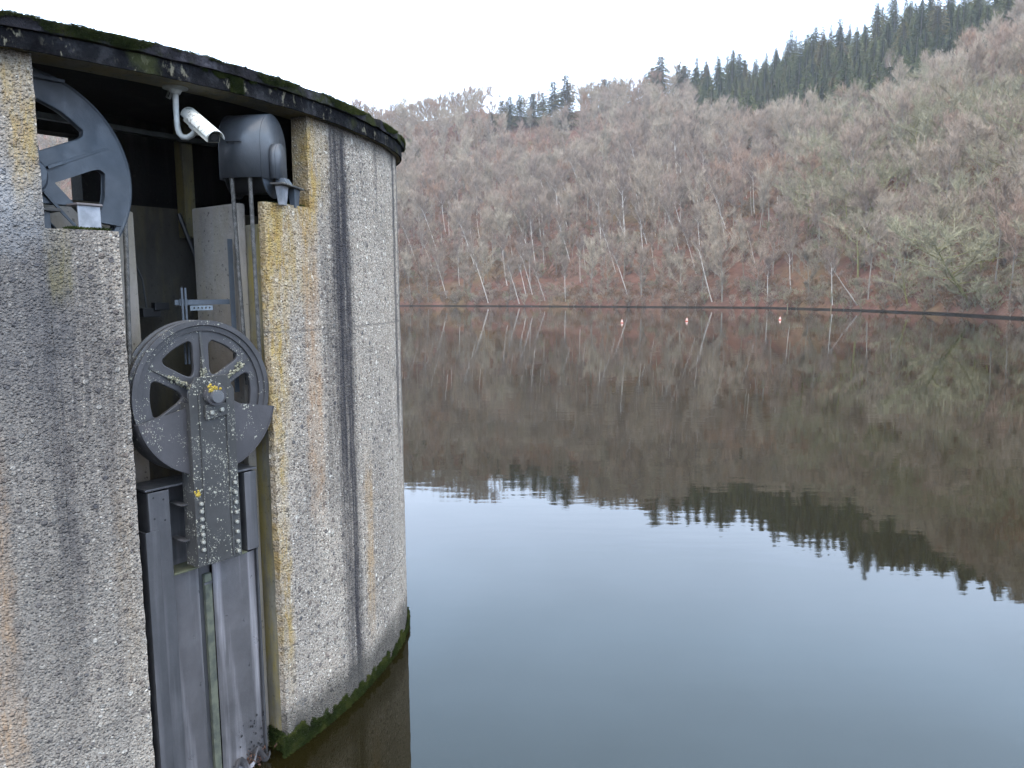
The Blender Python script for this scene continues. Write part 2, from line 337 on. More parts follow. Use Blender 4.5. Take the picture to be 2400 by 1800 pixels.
def ground_mat():
    k = NT('leaf_litter'); n1 = k.noise(.05, detail=5); n2 = k.noise(.6, detail=6, rough=.75)
    col = k.ramp(n1, (.3, (.110, .072, .054)), (.5, (.115, .060, .047)), (.62, (.115, .080, .046)), (.75, (.09, .066, .048)))
    col = k.mix(1., col, k.ramp(n2, (.3, (.55, .55, .55)), (.7, (1.3, 1.25, 1.2))), 'MULTIPLY')
    z = k.sep(k.co.outputs['Object'])[2]
    col = k.mix(k.rng(z, .16, .3, 1, 0), col, (.012, .010, .008))
    return k.done(col, .95, k.bump(n2, .3, .7), spec=.1)
to = terr_mesh().build('hillside', ground_mat(), smooth=False, loc=(0, 0, 0)); tag(to, kind='structure')
for p in to.data.polygons: p.use_smooth = True

# ------------------------------------------------------------------ trees
def tri_mesh(name, V, F, mats, midx=None):
    me = bpy.data.meshes.new(name); me.from_pydata(V, [], F); me.update()
    for m in mats: me.materials.append(m)
    if midx is not None: me.polygons.foreach_set('material_index', midx)
    return me
M_twig = foliage_mat('twigs', ((0., (.225, .168, .132)), (.2, (.315, .26, .20)), (.4, (.265, .20, .158)), (.6, (.345, .295, .225)), (.74, (.29, .21, .165)), (.86, (.27, .168, .115)), (.93, (.22, .185, .14)), (1., (.30, .245, .195))), rnd=.35)
M_bark = foliage_mat('bark', ((0., (.15, .13, .11)), (.5, (.27, .25, .22)), (1., (.20, .18, .14))))
M_birch = foliage_mat('birch_bark', ((0., (.58, .55, .51)), (1., (.44, .41, .37))))
M_btwig = foliage_mat('birch_twigs', ((0., (.20, .152, .125)), (1., (.24, .19, .15))))
M_pale = foliage_mat('lichened_twigs', ((0., (.235, .22, .14)), (.5, (.29, .27, .185)), (1., (.25, .21, .15))))
M_mossbark = foliage_mat('mossy_bark', ((0., (.17, .16, .06)), (1., (.20, .19, .09))))
M_orange = foliage_mat('russet_twigs', ((0., (.20, .12, .075)), (1., (.22, .145, .09))))
M_spruce = foliage_mat('spruce_needles', ((0., (.036, .046, .018)), (.3, (.066, .080, .028)), (.55, (.100, .110, .040)), (.75, (.050, .066, .026)), (.9, (.13, .125, .05)), (1., (.12, .09, .04))), rnd=.45)

def limb(V, F, p, d, L, r0, r1, n=4, seg=3, bend=.15, rr=None):
    rr = rr or random; pts = [Vector(p)]; d = Vector(d).normalized()
    for i in range(seg):
        d = (d + Vector((rr.uniform(-1, 1), rr.uniform(-1, 1), rr.uniform(-.5, 1)))*bend).normalized(); pts.append(pts[-1]+d*(L/seg))
    b = len(V); x = d.orthogonal().normalized(); y = d.cross(x)
    for i, q in enumerate(pts):
        r = r0 + (r1-r0)*i/seg
        for k in range(n): a = 2*PI*k/n; V.append(tuple(q + x*math.cos(a)*r + y*math.sin(a)*r))
    for i in range(seg):
        for k in range(n): a = b+i*n+k; c = b+i*n+(k+1) % n; F.append((a, c, c+n, a+n))
    return pts, d
def twig(V, F, p, d, L, w):
    x = Vector((random.uniform(-1, 1), random.uniform(-1, 1), random.uniform(-.4, .4))).cross(d)
    if x.length < 1e-4: x = Vector((1, 0, 0))
    x = x.normalized()*w*.5; b = len(V); V += [tuple(p-x), tuple(p+x), tuple(p+d*L)]; F.append((b, b+1, b+2))
def sprays(V, F, pts, n, L, w, spread=.9, up=.45, outc=None):
    for _ in range(n):
        i = random.randrange(1, len(pts)); t = random.random(); p = pts[i-1].lerp(pts[i], t)
        d0 = (pts[i]-pts[i-1]).normalized()
        d = (d0 + Vector((random.gauss(0, spread), random.gauss(0, spread), random.gauss(up, spread*.6)))).normalized()
        l = L*random.uniform(.6, 1.3); twig(V, F, p, d, l, w)
        for _k in range(2):
            q = p + d*l*random.uniform(.3, .8); e2 = (d + Vector((random.gauss(0, .6), random.gauss(0, .6), random.gauss(.2, .4)))).normalized(); twig(V, F, q, e2, l*.6, w*.75)
def bare_tree(seed, H=13., crown=.62, width=.42, lean=(0, 0), tr=.16, nl=9, dense=1., tw=.072, mt=None, mb=None, upl=.5, upt=.95):
    random.seed(seed); TV_, TF = [], []; KV, KF = [], []
    d = Vector((lean[0], lean[1], 1)).normalized()
    pts, d1 = limb(TV_, TF, (0, 0, -.6), d, H*.78, tr, tr*.28, 6, 6, .05)
    for i in range(nl):
        t = (1-crown) + crown*(i+.5)/nl; f = t*6; j = min(5, int(f)); p = pts[j].lerp(pts[j+1], f-j)
        a = i*2.4+random.uniform(-.4, .4); prof = math.sin(PI*min(1, max(.15, (1-(t-(1-crown))/crown)*.75+.2)))
        L = H*width*prof*random.uniform(.75, 1.2)
        dd = Vector((math.cos(a), math.sin(a), upl+random.uniform(0, .5)))
        q, _ = limb(TV_, TF, p, dd, L, tr*.34, tr*.1, 4, 3, .16)
        sprays(KV, KF, q, int(16*dense), H*.085, tw, .62, upt)
        for s_ in range(5):
            g = random.uniform(.35, 1.)*3; jj = min(2, int(g)); pp = q[jj].lerp(q[jj+1], g-jj)
            d2 = ((q[jj+1]-q[jj]).normalized() + Vector((random.uniform(-.9, .9), random.uniform(-.9, .9), random.uniform(.0, .9)))).normalized()
            q2, _ = limb(KV, KF, pp, d2, L*.5, tr*.11, tr*.05, 3, 2, .2)
            sprays(KV, KF, q2, int(13*dense), H*.085, tw*.9, .6, upt)
    for s_ in range(7):
        d2 = (d1 + Vector((random.uniform(-.7, .7), random.uniform(-.7, .7), .5))).normalized()
        q2, _ = limb(KV, KF, pts[-1-random.randrange(2)], d2, H*.24, tr*.18, tr*.05, 3, 3, .16); sprays(KV, KF, q2, int(20*dense), H*.085, tw*.9, .6, upt)
    return tri_mesh('trunk', TV_, TF, [mb or M_bark]), tri_mesh('crown', KV, KF, [mt or M_twig])
def spruce(seed, H=16., wd=.2, dens=1., pw=.8):
    random.seed(seed); TV_, TF = [], []; KV, KF = [], []
    limb(TV_, TF, (0, 0, -1), (0, 0, 1), H*.98, .2, .03, 5, 4, .01)
    nw = int(26*dens); lop = random.uniform(0, 6.28)
    for i in range(nw):
        t = .06 + .93*(i/nw)**.9; z = H*t; L = H*wd*(1-t)**pw*random.uniform(.75, 1.15) + .15; nb = 9 if t < .7 else 6
        for b in range(nb):
            a = b*2*PI/nb + i*1.1 + random.uniform(-.3, .3); l = L*random.uniform(.65, 1.25)*(1+.15*math.cos(a-lop)); dr = random.uniform(.15, .45)
            o = Vector((math.cos(a), math.sin(a), 0)); s = Vector((-math.sin(a), math.cos(a), 0)); nseg = max(3, int(l/.28))
            for k in range(nseg):
                u = (k+.6)/nseg; p = Vector((0, 0, z)) + o*l*u + Vector((0, 0, -dr*l*u*u + .12*u)); w = (.34*(1-u)+.14)*random.uniform(.8, 1.3)
                for sg in (-1, 1):
                    q = p + s*sg*w + o*.22 + Vector((0, 0, random.uniform(-.28, -.05))); r_ = p + o*.32 + Vector((0, 0, random.uniform(-.1, .1)))
                    bb = len(KV); KV += [tuple(p - o*.1 + Vector((0, 0, .05))), tuple(q), tuple(r_)]; KF.append((bb, bb+1, bb+2))
    return tri_mesh('trunk', TV_, TF, [M_bark]), tri_mesh('crown', KV, KF, [M_spruce])

random.seed(11)
P_round = [bare_tree(101, 12, .66, .40, tr=.15, dense=1.25), bare_tree(102, 13.5, .7, .36, tr=.17, dense=1.2), bare_tree(103, 10.5, .72, .46, tr=.13, dense=1.3), bare_tree(104, 14.5, .6, .33, lean=(-.08, 0), tr=.17, dense=1.2)]
P_tall = [bare_tree(111, 15, .5, .22, tr=.13, nl=8, dense=1., upl=1.0), bare_tree(112, 16, .45, .2, lean=(-.1, -.03), tr=.12, nl=8, dense=.9, upl=1.1), bare_tree(113, 14, .55, .24, lean=(.04, 0), tr=.12, nl=8, dense=1., upl=.9)]
P_birch = [bare_tree(121, 15, .42, .17, lean=(-.16, -.05), tr=.12, nl=7, dense=.7, mt=M_btwig, mb=M_birch, upl=1.1), bare_tree(122, 13, .4, .18, lean=(-.07, -.05), tr=.10, nl=7, dense=.7, mt=M_btwig, mb=M_birch, upl=1.2), bare_tree(123, 16, .42, .16, lean=(-.24, -.05), tr=.12, nl=7, dense=.65, mt=M_btwig, mb=M_birch, upl=1.2)]
P_mossy = [bare_tree(131, 12, .75, .5, tr=.2, nl=11, dense=1.3, mt=M_pale, mb=M_mossbark, upl=.2, upt=.5), bare_tree(132, 11, .75, .52, lean=(-.25, -.1), tr=.2, nl=11, dense=1.3, mt=M_pale, mb=M_mossbark, upl=.15, upt=.4)]
P_shrub = [bare_tree(141, 5, .9, .55, tr=.05, nl=9, dense=1.1, tw=.07), bare_tree(142, 4, .9, .6, tr=.05, nl=9, dense=1.1, tw=.07, mt=M_orange), bare_tree(143, 4.5, .9, .6, tr=.05, nl=9, dense=1.1, tw=.07, mt=M_pale)]
P_spruce = [spruce(151, 17, .31), spruce(152, 15, .33, 1., .62), spruce(153, 18, .27, 1.1), spruce(154, 13, .38, 1., .5)]

def plant(name, proto, P, rz, sc, label, cat, group, tilt=0.):
    e_ = empty(name, P); e_.rotation_euler = (0, tilt, rz); e_.scale = (sc, sc, sc*random.uniform(.92, 1.1)); tag(e_, label, cat, group)
    t = bpy.data.objects.new('trunk', proto[0]); COL.objects.link(t); t.parent = e_
    c = bpy.data.objects.new('crown', proto[1]); COL.objects.link(c); c.parent = e_
    return e_
def el_of(P): return (P.z-3)/math.hypot(P.x, P.y)
def at_el(a, el):
    lo, hi = 0., 1.15
    for _ in range(30):
        m = (lo+hi)/2
        if el_of(terrain(a, m)) < el: lo = m
        else: hi = m
    return lo
# boundary of the spruce plantation on the slope (base elevation by azimuth)
SBA = [.226, .235, .30, .335, .42, .50, .53, .62, .665, .72]; SBE = [.30, .190, .170, .178, .182, .188, .210, .240, .270, .4]
def in_spruce(P, a): return a > .225 and el_of(P) > float(np.interp(a, SBA, SBE))

# -- all bare trees of the slope
random.seed(5)
cand = []; acc = {}
def far_enough(x, y, r):
    kx, ky = int(x//6), int(y//6)
    for i in (-1, 0, 1):
        for j in (-1, 0, 1):
            for (px, py) in acc.get((kx+i, ky+j), ()):
                if (px-x)**2+(py-y)**2 < r*r: return False
    acc.setdefault((kx, ky), []).append((x, y)); return True
tries = 0
while tries < 20000:
    tries += 1; a = random.uniform(-.24, .80); v = random.uniform(.004, 1.13)**.9
    P = terrain(a, v)
    if in_spruce(P, a) and v < 1.2: continue
    el_ = el_of(P)
    if (-.035 < a < .09 and el_ > .165) and random.random() < (.97 if el_ > .185 else .85): continue
    if (.112 < a < .26 and el_ > .198) and random.random() < .7: continue
    if not far_enough(P.x, P.y, 4.0 if v < .85 else 3.2): continue
    cand.append((math.hypot(P.x, P.y), a, v, P))
cand.sort(key=lambda q: q[0] * (1 if -.16 < q[1] < .69 else 3))
stuff_pts = []; cnt = {'round': 0, 'tall': 0, 'birch': 0, 'mossy': 0}
LIM = {'round': 110, 'tall': 90, 'birch': 60, 'mossy': 40}
KINDS = {'round': (P_round, 'bare_tree', 'bare grey-brown tree with a rounded twiggy crown on the lower hillside', 'tree', 'round-crowned bare trees on the lower hillside'),
         'tall': (P_tall, 'bare_tree', 'tall bare tree with narrow upswept crown on the lower hillside', 'tree', 'tall narrow bare trees on the lower hillside'),
         'birch': (P_birch, 'birch_tree', 'slender birch with a pale trunk leaning left above the far shore', 'birch', 'pale leaning birches above the far shore'),
         'mossy': (P_mossy, 'lichened_tree', 'wide bare tree with pale twigs and mossy limbs on the right slope', 'tree', 'pale lichened trees on the right slope')}
for dist, a, v, P in cand:
    n = noise.noise(Vector((P.x*.02, P.y*.02, 9))); r = random.random()
    if a > .36 and v < .6 and r < (.24 if a < .5 else .42): k_ = 'mossy'
    elif v < .4 and r < .40 + n*.3 and a < .42: k_ = 'birch'
    elif r < .74 - n*.5 and v < .85: k_ = 'tall'
    else: k_ = 'round'
    sc = random.uniform(.72, 1.16)*(.8 if v < .1 else 1)*(.85 if v > .85 else 1)
    if k_ == 'mossy': sc *= .95
    vis = -.15 < a < .685
    if cnt[k_] < LIM[k_] and vis:
        cnt[k_] += 1; pr, nm, lb, ct, gp = KINDS[k_]
        plant(nm, random.choice(pr), P, random.uniform(-.5, .5) if k_ == 'birch' else random.uniform(0, 6.28), sc, lb, ct, gp)
    else:
        idx = {'round': [0, 1, 2, 3], 'tall': [4, 5, 6], 'birch': [7, 8, 9], 'mossy': [10, 11]}[k_]
        stuff_pts.append((P, random.uniform(-.5, .5) if k_ == 'birch' else random.uniform(0, 6.28), sc, random.choice(idx)))
# far slope seen through the machinery opening
random.seed(8)
for i in range(500):
    a = random.uniform(-.78, -.24) if i % 3 else random.uniform(.8, 1.3); P = terrain(a, random.uniform(.01, 1.1)); stuff_pts.append((P, random.uniform(0, 6.28), random.uniform(.7, 1.05), random.choice([0, 1, 2, 3, 4, 5])))
shrub_pts = []
for i in range(2300):
    a = random.uniform(-.2, .75); v = random.random()**1.6*.9 + .001
    if i < 420: v = random.uniform(.001, .035)
    P = terrain(a, v)
    if in_spruce(P, a): continue
    shrub_pts.append((P, random.uniform(0, 6.28), random.uniform(.35, 1.0)*(.55 if v < .05 else 1), random.choice([0, 0, 1, 2] if a > .3 or random.random() < .3 else [0, 0, 1])))

def instancer(name, pts, protos, label, cat):
    hid = bpy.data.collections.new(name+'_kinds'); objs = []
    for i, (tm, cmh) in enumerate(protos):
        # join trunk and crown into one mesh for the mass
        V = []; F = []; MI = []; b = 0; mats = []
        for me in (tm, cmh):
            mats.append(me.materials[0]); nv = len(me.vertices); co = np.empty(nv*3); me.vertices.foreach_get('co', co); V += [tuple(c) for c in co.reshape(-1, 3)]
            for p in me.polygons: F.append(tuple(b+q for q in p.vertices)); MI.append(len(mats)-1)
            b += nv
        me = tri_mesh('%s_%02d' % (name, i), V, F, mats, MI); o = bpy.data.objects.new('a%02d_%s' % (i, name), me); hid.objects.link(o)
    me = bpy.data.meshes.new(name); me.from_pydata([tuple(p[0]) for p in pts], [], [])
    for an, ty, vals in (('rz', 'FLOAT', [p[1] for p in pts]), ('sc', 'FLOAT', [p[2] for p in pts]), ('kind_index', 'INT', [p[3] for p in pts])):
        at_ = me.attributes.new(an, ty, 'POINT'); at_.data.foreach_set('value', vals)
    for m in {m for tm, cmh in protos for m in (tm.materials[0], cmh.materials[0])}: me.materials.append(m)
    ng = bpy.data.node_groups.new(name, 'GeometryNodeTree'); ng.interface.new_socket('Geometry', in_out='INPUT', socket_type='NodeSocketGeometry'); ng.interface.new_socket('Geometry', in_out='OUTPUT', socket_type='NodeSocketGeometry')
    N, Lk = ng.nodes, ng.links; gi = N.new('NodeGroupInput'); go = N.new('NodeGroupOutput'); iop = N.new('GeometryNodeInstanceOnPoints'); ci = N.new('GeometryNodeCollectionInfo')
    ci.inputs['Collection'].default_value = hid; ci.inputs['Separate Children'].default_value = True; ci.inputs['Reset Children'].default_value = True
    iop.inputs['Pick Instance'].default_value = True
    def attr(nm, ty):
        q = N.new('GeometryNodeInputNamedAttribute'); q.data_type = ty; q.inputs[0].default_value = nm; return q.outputs[0]
    cx = N.new('ShaderNodeCombineXYZ'); Lk.new(attr('rz', 'FLOAT'), cx.inputs[2]); er = N.new('FunctionNodeEulerToRotation'); Lk.new(cx.outputs[0], er.inputs[0])
    Lk.new(gi.outputs[0], iop.inputs['Points']); Lk.new(ci.outputs[0], iop.inputs['Instance']); Lk.new(attr('kind_index', 'INT'), iop.inputs['Instance Index'])
    Lk.new(er.outputs[0], iop.inputs['Rotation']); Lk.new(attr('sc', 'FLOAT'), iop.inputs['Scale']); Lk.new(iop.outputs[0], go.inputs[0])
    o = link(name, me); md = o.modifiers.new('scatter', 'NODES'); md.node_group = ng
    tag(o, label, cat, kind='stuff'); return o
instancer('bare_woodland', stuff_pts, P_round+P_tall+P_birch+P_mossy, 'mass of bare grey-brown winter woodland covering the upper hillside', 'woodland')
instancer('undergrowth', shrub_pts, P_shrub, 'bare twiggy undergrowth between the trees on the hillside', 'undergrowth')

# -- spruces: clumps on the ridge and the plantation
random.seed(21); ns = 0
def put_spruce(a, el_base, hpx_el, label, group=None, pk=None):
    """a tree whose foot stands on the slope at azimuth a, elevation el_base and which rises by hpx_el in elevation"""
    v = at_el(a, el_base); P = terrain(a, v); D = math.hypot(P.x, P.y); pr = P_spruce[pk if pk is not None else random.randrange(4)]
    Hn = {0: 17, 1: 15, 2: 18, 3: 13}[P_spruce.index(pr)]
    return plant('spruce_tree', pr, P, random.uniform(0, 6.28), hpx_el*D/Hn, label, 'spruce', group)
for a, eb, h, lb, g in (
    (.071, .208, .063, 'tall pointed spruce, right of a close pair on the ridge', None),
    (.055, .206, .060, 'broad dark spruce, left of a close pair on the ridge', None),
    (.042, .213, .033, 'smaller spruce in the row left of the tall pair on the ridge', 'small spruces left of the tall pair'),
    (.028, .213, .034, 'smaller spruce in the row left of the tall pair on the ridge', 'small spruces left of the tall pair'),
    (.013, .212, .036, 'smaller spruce in the row left of the tall pair on the ridge', 'small spruces left of the tall pair'),
    (.000, .210, .035, 'smaller spruce in the row left of the tall pair on the ridge', 'small spruces left of the tall pair'),
    (-.010, .208, .034, 'smaller spruce in the row left of the tall pair on the ridge', 'small spruces left of the tall pair'),
    (-.024, .196, .03, 'young spruce lower down at the left end of the ridge row', None),
    (-.043, .204, .022, 'small lone spruce left of the ridge row', None),
    (-.035, .228, .016, 'tiny spruce top poking above the left skyline', None),
    (-.130, .150, .040, 'dark spruce on the mid slope just right of the tower roof edge', 'two spruces beside the tower roof edge'),
    (-.118, .148, .034, 'dark spruce on the mid slope just right of the tower roof edge', 'two spruces beside the tower roof edge')):
    q_ = put_spruce(a, eb-.002, h*(1.15 if h < .05 else 1.02), lb, g, 1); q_.scale.x *= 1.25; q_.scale.y *= 1.25
lbl = 'dark spruce on the skyline between the tall pair and the plantation'; grp = 'spruces in loose groups along the skyline'
for a, eb, h in ((.119, .228, .036), (.125, .23, .032), (.132, .231, .034), (.141, .232, .03), (.150, .234, .024), (.158, .236, .026), (.165, .236, .030), (.171, .236, .034), (.180, .238, .036), (.190, .240, .045), (.183, .234, .034),
                 (.213, .240, .040), (.220, .241, .038), (.226, .242, .044), (.232, .243, .036), (.242, .246, .044), (.247, .240, .042)):
    q_ = put_spruce(a, eb, h, lbl, grp); q_.scale.x *= 1.25; q_.scale.y *= 1.25
acc.clear(); k = 0; sp = []
random.seed(33)
while k < 9000:
    k += 1; a = random.uniform(.232, .72); v = random.uniform(.3, 1.18); P = terrain(a, v)
    if not in_spruce(P, a) or not far_enough(P.x, P.y, 4.3): continue
    sp.append((math.hypot(P.x, P.y)*(1 if a < .69 else 3), a, v, P))
sp.sort(key=lambda q: q[0]); sx = []
for i, (dd, a, v, P) in enumerate(sp):
    sc = random.uniform(.5, .95)*(.85 if noise.noise(Vector((P.x*.05, P.y*.05, 3))) > 0 else 1.08)
    if i < 265: plant('spruce_tree', random.choice(P_spruce+[P_spruce[1], P_spruce[3]]), P, random.uniform(0, 6.28), sc, 'dark green spruce packed into the plantation that climbs to the top right', 'spruce', 'spruces of the plantation')
    else: sx.append((P, random.uniform(0, 6.28), sc, random.randrange(4)))
if sx: instancer('spruce_wood', sx, P_spruce, 'back rows of the dark spruce plantation at the top right', 'spruce wood')

# -- single trees one can pick out
def single(name, proto, a, v, rz, sc, label, cat, tilt=0.):
    return plant(name, proto, terrain(a, v), rz, sc, label, cat, None, tilt)
lean_b = bare_tree(301, 13, .3, .10, lean=(-.75, -.1), tr=.13, nl=4, dense=.35, mt=M_btwig, mb=M_birch, upl=1.)
single('birch_tree', lean_b, .452, .008, 0, .72, 'white bare trunk leaning far left over the shore beside the mossy limbs', 'birch')
lean_c = bare_tree(302, 12, .3, .12, lean=(-.35, -.1), tr=.12, nl=4, dense=.35, mt=M_btwig, mb=M_birch, upl=1.)
single('birch_tree', lean_c, .011, .006, 0, .95, 'white trunk of a crossing pair at the left part of the far shore', 'birch')
single('birch_tree', lean_c, .020, .02, .5, .9, 'thinner second trunk of the crossing pair at the far shore', 'birch')
single('birch_tree', bare_tree(303, 15, .4, .16, lean=(-.26, 0), tr=.13, nl=5, dense=.4, mt=M_btwig, mb=M_birch, upl=1.), .262, .01, 0, .9, 'long white leaning trunk rising from the shore left of the right-hand buoy', 'birch')
single('birch_tree', bare_tree(305, 17, .55, .22, lean=(-.05, 0), tr=.22, nl=8, dense=.5, mt=M_btwig, mb=M_birch, upl=1.4), .482, .62, 0, 1.0, 'tall forked white birch standing out below the spruce plantation', 'birch')
wil = bare_tree(304, 15, .9, .55, lean=(-.85, -.25), tr=.26, nl=18, dense=1.5, tw=.08, mt=M_pale, mb=M_mossbark, upl=.05, upt=.1)
single('willow_tree', wil, .600, .012, 0, .82, 'large pale willow leaning left from the shore with twigs sweeping to the water', 'willow')
single('willow_tree', bare_tree(306, 14, .85, .5, lean=(-.6, -.2), tr=.2, nl=16, dense=1.3, tw=.08, mt=M_pale, mb=M_mossbark, upl=.1, upt=.2), .575, .05, .3, .75, 'pale bushy willow right behind the large leaning one', 'willow')
single('bare_tree', bare_tree(307, 13, .55, .4, lean=(.02, 0), tr=.22, nl=10, dense=1.2, mb=M_mossbark, upl=.2, upt=.5), .46, .09, 0, .95, 'tree with level yellow-green mossy boughs right of the leaning white trunk', 'tree')

# -- buoys and posts
M_bw = plain('buoy_pale', (.62, .42, .36), .5); M_br = plain('buoy_red', (.55, .09, .05), .5)
for i, (x, y, lb) in enumerate(((10.8, 74.8, 'small red and white cone buoy floating on the lake, leftmost of three'), (17.8, 77.8, 'small red and white cone buoy floating on the lake, middle one of three'), (27.8, 79.3, 'small red and white cone buoy floating on the lake, rightmost of three'))):
    t = empty('buoy', (x, y, 0)); t.rotation_euler = ((.06, -.05, .0), (-.03, .08, .0), (.04, .06, .0))[i]; tag(t, lb, 'buoy', 'cone buoys on the lake'); G = lambda a, d, z, x=x, y=y: Vector((x+a, y+d, z))
    for nm, mt, pr in (('float', M_br, [(.01, -.06), (.12, -.05), (.14, .02), (.13, .07), (.01, .07)]), ('cone', M_bw, [(.01, .07), (.125, .072), (.085, .22), (.035, .33), (.01, .34)]), ('tip', M_br, [(.005, .34), (.022, .342), (.016, .42), (.005, .425)])):
        m = MB(); n = 14; vs = []; fs = []
        for k in range(n):
            for r_, z_ in pr: vs.append(G(r_*math.cos(2*PI*k/n), r_*math.sin(2*PI*k/n), z_))
        q = len(pr)
        for k in range(n):
            for j in range(q-1): fs.append((k*q+j, ((k+1) % n)*q+j, ((k+1) % n)*q+j+1, k*q+j+1))
        m.add(vs, fs).build(nm, mt, t, smooth=True)
for (a, v, h, lb) in ((.3585, -.004, 1.1, 'thin pale post standing in the water at the far shore, left of two'), (.415, -.004, 1.0, 'thin pale post standing in the water at the far shore, right of two')):
    P = terrain(a, 0); P.y -= .5; m = MB().tube([P+Vector((0, 0, -.6)), P+Vector((.01, 0, h*.5)), P+Vector((.03, 0, h))], [.06, .055, .05], 7)
    tag(m.build('wooden_post', M_pale, smooth=True), lb, 'post', 'posts at the far shore')

# ------------------------------------------------------------------ intake tower
tower = empty('intake_tower', (CX, CY, 0)); tag(tower, 'round concrete intake tower with washed aggregate wall, mossy flat roof and open machinery slot', 'tower')
def nz(p, sc, seed=0): return noise.noise(Vector((p.x*sc, p.y*sc, p.z*sc+seed)))
def curved(name, pieces, mat, parent, rough=.004, step=.05):
    """curved blocks (th0, th1, r_in, r_out, z0, z1) as one mesh with a degrees/height UV and slightly uneven faces"""
    V = []; F = []; U = []; idx = {}
    def vid(p, th, z):
        V.append(p); U.append((th/10., z)); return len(V)-1
    for (t0, t1, ri, ro, z0, z1) in pieces:
        nt = max(2, int(math.radians(t1-t0)*R/step)); nzz = max(2, int((z1-z0)/step)); nr = max(1, int((ro-ri)/.05))
        def grid(fn, n, m):
            base = len(V)
            for i in range(n+1):
                for j in range(m+1):
                    th, r, z = fn(i/n, j/m); p = PC(th, r, z)
                    k1 = nz(p, 9)*rough + nz(p, 28, 5)*rough*.6
                    edge = 0
                    if abs(r-ro) < .03:
                        ed = min(abs(th-t0), abs(t1-th))*math.radians(1)*R
                        if ed < .03 and (abs(th+29.7) < 1 or abs(th+43.3) < 1 or abs(th+23.4) < .6 or abs(th+48.4) < .6): edge = -abs(nz(p, 22, 9))*.022*(1-ed/.03)
                    r2 = r + k1 + edge; q = PC(th + math.degrees((nz(p, 14, 3)*rough*1.0)/R), r2, z + nz(p, 12, 7)*rough*.7)
                    vid(q, th, z)
            for i in range(n):
                for j in range(m):
                    a = base+i*(m+1)+j; F.append((a, a+m+1, a+m+2, a+1))
        L_ = lambda a, b, t: a+(b-a)*t
        grid(lambda u, v: (L_(t0, t1, u), ro, L_(z0, z1, v)), nt, nzz)
        grid(lambda u, v: (L_(t0, t1, u), ri, L_(z0, z1, v)), max(2, nt//3), max(2, nzz//3))
        grid(lambda u, v: (t0, L_(ri, ro, u), L_(z0, z1, v)), nr, nzz); grid(lambda u, v: (t1, L_(ri, ro, u), L_(z0, z1, v)), nr, nzz)
        grid(lambda u, v: (L_(t0, t1, v), L_(ri, ro, u), z0), nr, nt); grid(lambda u, v: (L_(t0, t1, v), L_(ri, ro, u), z1), nr, nt)
    c = Vector(parent.location)
    me = bpy.data.meshes.new(name); me.from_pydata([tuple(v-c) for v in V], [], F); me.update(); me.materials.append(mat)
    ul = me.uv_layers.new(name='UVMap'); li = np.empty(len(me.loops), dtype=np.int32); me.loops.foreach_get('vertex_index', li)
    ul.data.foreach_set('uv', np.array(U, dtype=np.float32)[li].ravel())
    import bmesh
    bm = bmesh.new(); bm.from_mesh(me); bmesh.ops.remove_doubles(bm, verts=bm.verts, dist=.0004); bmesh.ops.recalc_face_normals(bm, faces=bm.faces); bm.to_mesh(me); bm.free()
    for p in me.polygons: p.use_smooth = True
    o = link(name, me, parent); m = o.modifiers.new('edge', 'EDGE_SPLIT'); m.split_angle = math.radians(40); return o
TL, TR, UL, UR = -43.3, -29.7, -48.4, -23.4; ZL, ZR, ZT = 3.33, 3.56, 4.14
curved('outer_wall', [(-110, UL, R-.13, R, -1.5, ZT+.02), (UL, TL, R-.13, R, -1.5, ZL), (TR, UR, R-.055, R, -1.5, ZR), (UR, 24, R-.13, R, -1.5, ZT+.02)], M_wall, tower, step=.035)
# inner wall of the ring-shaped machinery room with the window gap that shows the far slope
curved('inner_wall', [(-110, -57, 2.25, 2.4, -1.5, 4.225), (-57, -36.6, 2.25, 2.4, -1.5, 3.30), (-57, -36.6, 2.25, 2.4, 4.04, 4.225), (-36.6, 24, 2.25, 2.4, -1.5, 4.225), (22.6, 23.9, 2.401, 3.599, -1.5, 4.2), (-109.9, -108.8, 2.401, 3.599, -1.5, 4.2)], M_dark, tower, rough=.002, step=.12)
# jambs, piers and inner faces of the slot
MB().box(.442, .62, .056, .25, -1.5, 3.43).build('jamb', M_jamb, tower, bevel=.008)
MB().box(-.62, -.442, .16, .45, -1.5, 3.28).build('jamb', M_jamb, tower, bevel=.008)
MB().box(.38, .441, .215, .71, -1.5, 3.56).build('pillar', M_pil, tower, bevel=.012)
MB().box(-.62, -.10, .52, .80, -1.5, 3.49).build('pillar', M_pil, tower, bevel=.012)
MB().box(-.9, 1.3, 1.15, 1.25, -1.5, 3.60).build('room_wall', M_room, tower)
MB().box(1.02, 1.16, 1.28, 1.33, 3.4, 4.2).build('column', M_jamb, tower) if False else None
MB().box(.53, .61, 1.03, 1.13, 3.4, 4.24).build('column', smooth_concrete('yellowed_column', (.10, .09, .055), (.17, .155, .10), .5), tower, bevel=.006)
